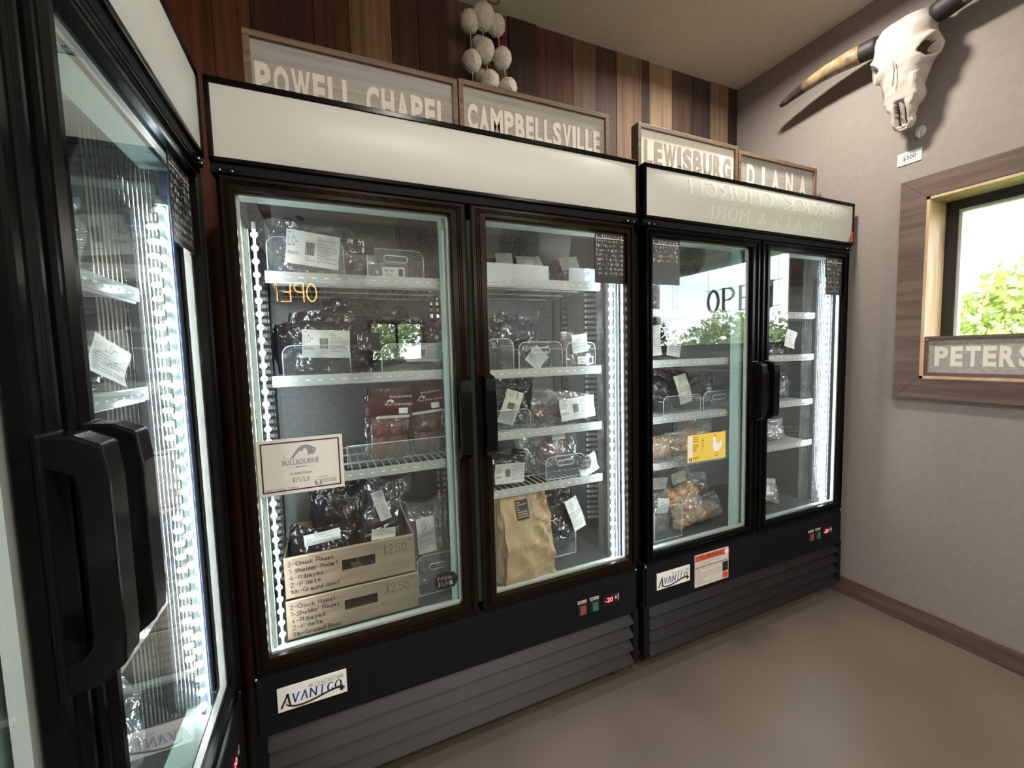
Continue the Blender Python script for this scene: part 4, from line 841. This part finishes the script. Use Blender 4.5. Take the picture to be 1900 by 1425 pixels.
# bison burgers
def burger(label, x, y, z, w, h, rz, roll, seed):
    t = thing('bison_burger_pack', label, 'meat pack', (x, y, z), rot=(R(6), R(roll), R(rz)), group='packs of bison burgers on the third shelf'); t['label'] = label
    mb = MB(); r = random.Random(seed)
    for i in range(2):
        for j in range(2): mb.ball((-w * .21 + w * .42 * i, 0, h * .17 + h * .29 * j), w * .235, 'burger', 28, 20, .22, seed + i + 3 * j, (1, .36, 1.25), 6)
    mb.build('meat_patties', t)
    vs, fs = film_grid(w * .98, h * .66, .07, seed, .006, top=.0); MB().add(vs, fs, 'clearthin', True).build('film_wrap', t)
    vs, fs = film_grid(w * 1.06, h * .40, .035, seed + 1, .008, nx=16, ny=12); vs = [(a, b * (1 - (c / (h * .4)) * .6), c + h * .60) for a, b, c in vs]; mb = MB().add(vs, fs, 'maroon', True)
    mb.build('printed_header', t, label='dark maroon printed band')
    mb = MB(); O = (0, -.030, h * .62)
    mb.add([(-w * .53, .0, 0), (-w * .46, -.012, 0), (-w * .46, -.008, h), (-w * .53, 0, h)], [(0, 1, 2, 3)], 'darkfilm')
    mb.poly2([([(b_[0] * .42, b_[1] * .42) for b_ in [(a - .11, c - .10) for a, c in bis]], [tuple(range(len(bis)))])], (-w * .04, -.028, h * .80), EX, EZ, 'white')
    mb.poly2(shift(penfit('BISON STEAK BURGERS', w * .62, .006, w=.2), -w * .12, h * .16) + shift(penfit('BULLBOURNE', w * .50, .006, w=.2), -w * .02, h * .27), O, EX, EZ, 'pinkcream'); mb.poly2(rect(w * .18, h * .04, w * .38, h * .12), O, EX, EZ, 'white')
    mb.poly2(rect(-w * .30, -.004, w * .42, .006), (0, -.034, h * .62), EX, EZ, 'paper')
    mb.build('pack_print', t)
burger('bison burger pack with dark maroon top, the one nearer the bison card', .430, .23, S3 + .004, .155, .255, 4, 2, 21)
burger('bison burger pack leaning against the door mullion', .590, .25, S3 + .004, .150, .262, -14, -6, 25)
o = MB(); 
for q in ((.29, .150, S3 + .002, .650, .152, S3 + .075),): o.box(*q, 'acryl')
o.tube([(.29, .151, S3 + .076), (.65, .151, S3 + .076)], .0018, 'acryledge', 6).tube([(.29, .151, S3 + .002), (.29, .151, S3 + .076)], .0016, 'acryledge', 6)
tag(o.build('shelf_guard'), 'low clear shelf guard in front of the bison burgers', 'shelf guard')
# cardboard boxes
def carton(label, x0, x1, y0, y1, z, h, seed, back=0):
    t = thing('cardboard_box', label, 'box', ((x0 + x1) / 2, y0, z)); w = (x1 - x0) / 2; d = y1 - y0; th = .004
    hx0, hx1, hz0, hz1 = -.035, .070, h * .42, h * .68
    mb = MB()
    mb.box(-w, 0, 0, hx0, th, h, 'card').box(hx1, 0, 0, w, th, h, 'card').box(hx0, 0, 0, hx1, th, hz0, 'card').box(hx0, 0, hz1, hx1, th, h, 'card')
    mb.box(-w, th, 0, -w + th, d, h, 'card').box(w - th, th, 0, w, d, h, 'card').box(-w, d - th, 0, w, d, h, 'card').box(-w, 0, 0, w, d, th, 'card')
    mb.box(-w, -.0008, h - .005, w, th + .001, h, 'cardedge')
    if back: mb.add([(w, .0, h), (w, d * .9, h), (w - .02, d * .8, h + .13), (w - .035, .11, h + .10), (w - .012, .03, h + .03), (w - th, .0, h), (w - th, d * .9, h), (w - .02 - th, d * .8, h + .13), (w - .035 - th, .11, h + .10), (w - .012 - th, .03, h + .03)], [(0, 1, 2, 3, 4), (9, 8, 7, 6, 5), (4, 3, 8, 9), (3, 2, 7, 8), (0, 4, 9, 5)], 'card')
    mb.build('carton', t); mb = MB(); O = (0, -.0014, 0)
    for i, s in enumerate(['2-Chuck Roast', '1-Sholder Roast', '4-Ribeyes', '2-Filets', '5lb-Ground Beef']): mb.poly2(shift(penfit(s, min(.145, .0088 * len(s) + .02), .013, w=.14, jit=.10, seed=seed + i), -w + .012 + .001 * i, h - .030 - i * .0225), O, EX, EZ, 'pen')
    mb.poly2(shift(penfit('$250', .085, .030, w=.055, jit=.08, seed=seed), .095, h * .60) + shift(penfit('oo', .014, .006, w=.14, seed=3), .182, h * .86), O, EX, EZ, 'ink'); mb.build('handwriting', t, label='pen list of cuts and a $250 price')
    return t
carton('lower cardboard box, priced $250 and closed by the one above', .084, .497, .135, .44, F0 - .030 + .03, .132, 5)
carton('open cardboard box of meat stacked on the other, priced $250', .086, .492, .138, .44, F0 + .133, .138, 11, back=1)
pouch('vacuum_packed_steak', 'dark pack with a curled label lying in the open cardboard box', 'meat pack', .20, .24, .655, .20, .145, .09, 'darkfilm', seed=12, amp=.02, labels=[(.0, .135, .110, .036, -4, 1, False)])
pouch('vacuum_packed_steak', 'tall dark pack with a twisted label sticking out of the cardboard box', 'meat pack', .395, .27, .655, .16, .27, .07, 'cleardim', 'redmeat', seed=13, amp=.025, roll=8, labels=[(-.028, .185, .040, .110, -24, 1, True)])
pouch('vacuum_packed_steak', 'dark pack with a white label at the front right of the open box', 'meat pack', .400, .20, .655, .12, .13, .05, 'darkfilm', seed=14, amp=.015, labels=[(-.008, .112, .080, .044, 4, 1, False)])
pouch('vacuum_packed_steak', 'dark upright pack behind the label in the open box', 'meat pack', .28, .345, .640, .22, .28, .07, 'darkfilm', seed=15, amp=.03)
pouch('pet_bone_pack', 'clear pack of pet bones with a long ranch label, right of the boxes', 'meat pack', .575, .27, F0, .17, .34, .09, 'clear', 'sausage', seed=16, amp=.02, roll=-4, tilt=4, fill=(.5, .62), labels=[(-.015, .235, .066, .140, 0, 1, False)])
clear_bin('clear bin at the bottom right holding the pet bones', .585, .20, F0, .15, .15, .20, slot=True)
# ---- middle cooler, right door
T1, T2, T3, T4 = 1.656, 1.319, 1.086, .865
def short_box(label, x0, x1, n, seed, kk='clear'):
    t = thing('open_tray', label, 'tray', ((x0 + x1) / 2, .148, T1)); w = (x1 - x0) / 2
    mb = MB(); mb.box(-w, 0, .0, w, .003, .062, 'acryledge').box(-w, 0, 0, -w + .003, .2, .055, 'acryl').box(w - .003, 0, 0, w, .2, .055, 'acryl').box(-w, 0, 0, w, .2, .003, 'acryl'); mb.build('tray_shell', t); return t
short_box('long frosted tray at the left of the top right shelf', .800, 1.060, 3, 1); short_box('short frosted tray at the end of the top right shelf', 1.150, 1.276, 2, 2)
for i, (x, ww, r_) in enumerate([(.80, .05, 20), (.905, .07, 12), (.985, .07, 6), (1.06, .04, 22), (1.20, .085, 14)]):
    pouch('vacuum_packed_steak', ['dark pack with a pale label leaning at the left edge of the top right shelf', 'labelled pack standing in the long frosted tray, nearest its left end', 'labelled pack in the middle of the long frosted tray', 'narrow dark pack between the two frosted trays', 'labelled pack standing in the short frosted tray'][i], 'meat pack', x, .23, T1 + .004, ww * 1.5, .095, .05, 'darkfilm', seed=40 + i, amp=.014, roll=-r_, tilt=-14, labels=[(.004, .062, ww, .055, 6, 1, False)])
pouch('vacuum_packed_steak', 'black shiny pack at the left of the second right shelf', 'meat pack', .835, .30, T2, .15, .22, .08, 'darkfilm', seed=50, amp=.03, labels=[(-.045, .09, .04, .12, 0, 1, False)])
pouch('vacuum_packed_steak', 'black crinkled pack behind the middle clear bin of the second shelf', 'meat pack', .965, .33, T2, .17, .20, .08, 'cleardim', seed=51, amp=.03, roll=12)
clear_bin('clear bin at the left of the second right shelf', .845, .150, T2, .11, .118, slot=False)
clear_bin('clear bin with a pointed label in the middle of the second right shelf', 1.018, .150, T2, .192, .104)
t = clear_bin('clear bin with a printed tag at the end of the second right shelf', 1.204, .150, T2, .140, .100, slot=False)
label_part(t, .020, -.003, .026, .076, .032, 0, 0, 2, 3, curl=.0005)
pouch('vacuum_packed_steak', 'black pack with a diamond-turned label in the middle clear bin', 'meat pack', 1.01, .22, T2 + .004, .17, .10, .06, 'darkfilm', seed=52, amp=.018, labels=[(-.002, .035, .075, .075, 42, 1, False)])
pouch('vacuum_packed_steak', 'pale pack standing in the tagged bin of the second shelf', 'meat pack', 1.20, .23, T2 + .004, .12, .14, .06, 'clear', 'redmeat', seed=53, amp=.02, labels=[(.015, .09, .075, .075, -8, 1, False)])
pouch('vacuum_packed_steak', 'dark pack with a long tilted ranch label on the third right shelf', 'meat pack', .890, .24, T3, .20, .20, .08, 'darkfilm', seed=54, amp=.024, roll=4, tilt=6, labels=[(-.010, .085, .072, .135, 14, 0, True)])
pouch('vacuum_packed_steak', 'dark pack behind the tilted-label pack on the third right shelf', 'meat pack', .845, .36, T3, .16, .24, .06, 'cleardim', seed=55, amp=.03, labels=[(.0, .20, .12, .05, 6, 1, False)])
clear_bin('low clear bin at the left of the third right shelf', .880, .150, T3, .17, .078, slot=False)
pouch('vacuum_packed_steak', 'clear wrapped pack between the labels on the third right shelf', 'meat pack', 1.060, .25, T3, .12, .13, .08, 'clear', 'redmeat', seed=56, amp=.02, fill=(.5, .6))
pouch('vacuum_packed_steak', 'broad wrapped roast with a white label at the end of the third shelf', 'meat pack', 1.175, .21, T3, .215, .125, .09, 'clear', 'redmeat', seed=57, amp=.016, labels=[(.005, .062, .165, .090, -4, 0, False)])
pouch('vacuum_packed_steak', 'navy wrapped roast with a creased label on the fourth right shelf', 'meat pack', .880, .22, T4, .175, .125, .10, 'darkfilm', seed=58, amp=.018, labels=[(-.010, .052, .125, .078, 3, 0, False)])
pouch('vacuum_packed_steak', 'clear crumpled film pack in the middle of the fourth right shelf', 'meat pack', 1.015, .28, T4, .12, .17, .08, 'clear', seed=59, amp=.03)
pouch('chuck_roast_pack', 'large dark chuck roast in clear film on the fourth right shelf', 'meat pack', 1.130, .27, T4 + .004, .235, .185, .12, 'clear', 'redmeat', seed=60, amp=.02, fill=(.88, .66), labels=[(-.02, .165, .06, .035, 0, 1, False)])
clear_bin('clear bin with a handle slot in front of the chuck roast', 1.122, .150, T4, .185, .092)
t = thing('loose_label', 'creased white label hanging off the chuck roast bin behind the black plaque', 'label', (1.225, .141, .905)); label_part(t, 0, 0, 0, .095, .085, -22, 0, 3, 9, curl=.006)
# brown paper bag
t = thing('paper_bag', 'crumpled brown paper bag with a dark printed stamp on the cooler floor', 'bag', (.925, .17, F0), rz=R(6)); mb = MB()
def bagv(w, h, d, nx, nz):
    vs = []; fs = []; ring = []
    per = [(-1, -1)] + []
    m_ = nx
    for i in range(nz + 1):
        v = i / nz
        for j in range(4 * m_):
            s, q = divmod(j, m_); q = q / m_ * 2 - 1
            px, py = [(q, -1), (1, q), (-q, 1), (-1, -q)][s]
            tp = 1 - .62 * max(0, (v - .45) / .55); ww = w / 2 * (1 - .10 * v); P = Vector((px * 2.2 + 5, py * 2.2, v * 5))
            n1 = noise.noise(P); P = Vector((px * 1.1 + 5, py * 1.1, v * 3.1)); am = .25 + .75 * max(0, min(1, (px + .1) * 1.5)); cr_ = abs(noise.noise(P * 1.5)) * am; cr2 = abs(noise.noise(P * 3.3)) * am
            x = px * ww + .014 * n1 - .018 * cr_ * px; y = py * d / 2 * tp + .010 * am * noise.noise(P + Vector((3, 3, 3))) - (.040 * cr_ + .012 * cr2) * py
            vs.append((x, y, v * h + .006 * n1 * (v > .02)))
    N = 4 * m_
    for i in range(nz):
        for j in range(N): fs.append((i * N + j, i * N + (j + 1) % N, (i + 1) * N + (j + 1) % N, (i + 1) * N + j))
    fs.append(tuple(nz * N + j for j in range(N))); return vs, fs
vs, fs = bagv(.235, .343, .16, 14, 34); mb.add(vs, fs, 'kraft'); ob = mb.build('bag_body', t)
from mathutils.bvhtree import BVHTree
bv = BVHTree.FromPolygons([Vector(p) for p in vs], fs[:-1]); mb = MB()
def stick(polys, k, lift):
    for pts, fc in polys:
        P = []
        for a, b in pts:
            hit = bv.ray_cast(Vector((a, -.3, b)), Vector((0, 1, 0))); P.append((a, (hit[0].y if hit[0] else -.06) - lift, b))
        mb.add(P, fc, k)
sq = []
for i in range(10):
    for j in range(12): sq += rect(-.050 + i * .0056, .250 + j * .0062, -.050 + (i + 1) * .0056, .250 + (j + 1) * .0062)
stick(sq, 'ink', .0016); stick(scribble_lines(-.046, .256, .002, .318, 7, 3, .5), 'kraft', .0026)
stick([([(.030 - b + .02 * 0, a + .235) for a, b in p], f[::-1]) for p, f in penfit('BRICK CHURCH', .085, .012, w=.16)], 'greyink', .0026)
stick([([(.052 - b, a + .240) for a, b in p], f[::-1]) for p, f in penfit('MEATS & MORE', .075, .010, w=.16)], 'greyink', .0026); mb.build('printed_stamp', t, label='dark square printed stamp'); t['label'] = 'crumpled brown paper bag with a dark printed stamp on the cooler floor'
clear_bin('clear bin with a handle slot right of the brown paper bag', 1.150, .235, F0, .135, .13, .20)
pouch('vacuum_packed_steak', 'big black pack with a slanted ranch label right of the paper bag', 'meat pack', 1.160, .28, F0 + .006, .17, .29, .09, 'darkfilm', seed=61, amp=.028, roll=-8, labels=[(.060, .165, .062, .150, -26 + 14, 1, False)])
pouch('vacuum_packed_steak', 'black pack hidden deep beside the paper bag', 'meat pack', 1.07, .42, F0, .18, .33, .07, 'darkfilm', seed=62, amp=.03)
# ---- right cooler, left door
U1, U2, U3, U4 = 1.554, 1.331, 1.078, .866
pouch('vacuum_packed_steak', 'reddish wrapped pack on the top shelf behind the grey price list', 'meat pack', 1.640, .24, U1, .13, .16, .06, 'clear', 'redmeat', seed=70, amp=.02, roll=16)
for i, (x, lw, lh, rr_) in enumerate([(1.636, .075, .140, 4), (1.742, .085, .165, -10)]):
    pouch('vacuum_packed_steak', ['navy pack with an upright ranch label, far left on the right cooler second shelf', 'navy pack with a long leaning label beside the upright-labelled one'][i], 'meat pack', x, .24, U2, .12, .19, .06, 'darkfilm', seed=71 + i, amp=.015, roll=rr_ * -1, labels=[(0, .085, lw, lh, 0, 1, False)])
pouch('vacuum_packed_steak', 'black shiny pack standing at the left of the third shelf of the right cooler', 'meat pack', 1.650, .24, U3, .13, .21, .09, 'darkfilm', seed=73, amp=.035, roll=8)
pouch('vacuum_packed_steak', 'black pack with a leaning label between the bins of the right cooler', 'meat pack', 1.780, .25, U3, .19, .18, .07, 'darkfilm', seed=74, amp=.03, roll=12, tilt=-10, labels=[(.01, .08, .085, .140, -22, 1, False)])
pouch('vacuum_packed_steak', 'black crinkled pack in the slotted bin of the right cooler', 'meat pack', 1.96, .26, U3, .20, .17, .08, 'cleardim', 'redmeat', seed=75, amp=.035)
clear_bin('clear bin at the left of the third shelf of the right cooler', 1.760, .150, U3, .23, .085, slot=False)
clear_bin('clear bin with a slot at the right of the third shelf of the right cooler', 2.00, .150, U3, .21, .090)
pouch('chicken_pack', 'pale chicken pieces in clear film on the fourth shelf, at its left end', 'meat pack', 1.640, .19, U4, .13, .105, .09, 'clear', 'chicken', seed=76, amp=.014, lumps=2, fill=(.9, .7))
pouch('chicken_pack', 'pale chicken pieces in clear film beside the yellow hen card', 'meat pack', 1.765, .20, U4, .15, .11, .09, 'clear', 'chicken', seed=77, amp=.014, lumps=3, fill=(.9, .7))
pouch('chicken_pack', 'whole chicken in clear film behind the yellow hen card', 'meat pack', 1.94, .26, U4, .24, .15, .11, 'clear', 'chicken', seed=78, amp=.02)
pouch('vacuum_packed_steak', 'dark blue pack standing behind the chicken pieces', 'meat pack', 1.70, .38, U4, .26, .19, .06, 'cleardim', seed=79, amp=.03)
clear_bin('clear bin with red packs in the bottom corner of the right cooler', 1.675, .150, F0, .17, .16, slot=False)
pouch('vacuum_packed_steak', 'red and navy pack with a white label in the bottom corner bin', 'meat pack', 1.670, .235, F0 + .004, .15, .20, .10, 'clear', 'redmeat', seed=80, amp=.02, labels=[(-.02, .155, .07, .07, 8, 1, False)])
pouch('sausage_pack', 'tan sausage links in clear film in the bottom middle of the right cooler', 'meat pack', 1.860, .19, F0, .20, .20, .09, 'clear', 'chicken', seed=81, amp=.016, roll=-10, tilt=-14, lumps=3, fill=(.9, .85))
pouch('ground_meat_pack', 'brown ground meat pack at the bottom right behind the left door', 'meat pack', 2.02, .22, F0, .17, .12, .08, 'clear', 'ground', seed=82, amp=.014, roll=-8, tilt=-16)
pouch('ground_meat_pack', 'brown pack lying on top of the others below the hen card', 'meat pack', 1.93, .33, F0 + .10, .18, .14, .07, 'clear', 'ground', seed=83, amp=.018, roll=-20, labels=[(-.03, .12, .09, .06, 10, 1, False)])
pouch('ground_meat_pack', 'clear pack with a white label heaped behind the sausage links', 'meat pack', 1.760, .35, F0 + .08, .20, .18, .07, 'clear', 'ground', seed=84, amp=.02, labels=[(-.01, .135, .10, .06, 6, 1, False)])
pouch('ground_meat_pack', 'clear wrapped pack standing beside the pale mullion of the right cooler', 'meat pack', 2.055, .33, F0, .13, .22, .07, 'clear', 'ground', seed=85, amp=.02)
# ---- right cooler, right door
pouch('vacuum_packed_steak', 'dark pack with a crumpled white label on the second shelf behind the far door', 'meat pack', 2.53, .25, U2, .22, .13, .08, 'darkfilm', seed=90, amp=.02, labels=[(.055, .085, .085, .095, 14, 1, False)])
pouch('vacuum_packed_steak', 'dark red roast in film on the third shelf behind the far door', 'meat pack', 2.49, .24, 1.087, .30, .14, .12, 'cleardim', 'redmeat', seed=91, amp=.02, fill=(.8, .8))
pouch('vacuum_packed_steak', 'greyish pink pack in film on the fourth shelf behind the far door', 'meat pack', 2.47, .24, .859, .28, .11, .10, 'clear', 'sausage', seed=92, amp=.02, fill=(.7, .7))
pouch('ground_meat_pack', 'brown ground meat pack on the floor behind the far door', 'meat pack', 2.43, .21, F0, .24, .13, .08, 'clear', 'ground', seed=93, amp=.012, roll=-14 * -1, tilt=-20, fill=(.9, .8))
# ---- sideways cooler
def lp(name, label, u, d, z, w, h, dd, film, content=None, **kw):
    t = pouch(name, label, 'meat pack', XLc - d, YLc - W + u, z, w, h, dd, film, content, **kw); t.rotation_euler = (t.rotation_euler[0], t.rotation_euler[1], R(90) + t.rotation_euler[2]); return t
lp('vacuum_packed_steak', 'crumpled clear pack on the top shelf of the sideways cooler', 1.20, .24, 1.547, .17, .19, .09, 'clear', seed=101, amp=.035)
lp('vacuum_packed_steak', 'pale wrapped pack behind the sideways cooler handles', 1.02, .24, 1.547, .17, .15, .09, 'clear', 'redmeat', seed=102, amp=.03)
lp('vacuum_packed_steak', 'dark pack with a drooping label on the second shelf of the sideways cooler', 1.16, .22, 1.326, .22, .12, .10, 'darkfilm', seed=103, amp=.03, labels=[(.0, .06, .15, .075, 16, 1, False)])
lp('vacuum_packed_steak', 'dark pack low on the fourth shelf of the sideways cooler', 1.08, .24, .834, .22, .15, .10, 'cleardim', seed=104, amp=.03)
lp('vacuum_packed_steak', 'dark blue pack on the third shelf of the sideways cooler', 1.00, .26, 1.065, .20, .12, .10, 'darkfilm', seed=106, amp=.03)
lp('vacuum_packed_steak', 'crinkled clear pack with red meat on the floor of the sideways cooler', 1.12, .22, F0, .26, .24, .12, 'clear', 'redmeat', seed=105, amp=.035, fill=(.7, .35))
# neon sign on the front wall, seen only as an orange reflection
t = thing('neon_open_sign', 'orange neon OPEN sign on the front wall, seen as a glowing reflection', 'sign', (-.06, YF + .03, 2.06)); mb = MB()
x = .21
for ch in 'OPEN':
    for code in GL[ch].split():
        p = [(x - a * .14, 0, b * .22) for a, b in _pts(code)]
        if len(p) > 3 and ch in 'OP':
            q = p
            p = [q[0]] + [tuple((Vector(a) * (1 - f) + Vector(b) * f)) for a, b in zip(q[:-1], q[1:]) for f in (.3, .7)] + [q[-1]]
        mb.tube(p, .006, 'neon', 6)
    x -= .14
mb.build('neon_tubing', t); MB().box(-.36, -.022, -.04, .24, -.012, .26, 'chalk').build('backing_panel', t)
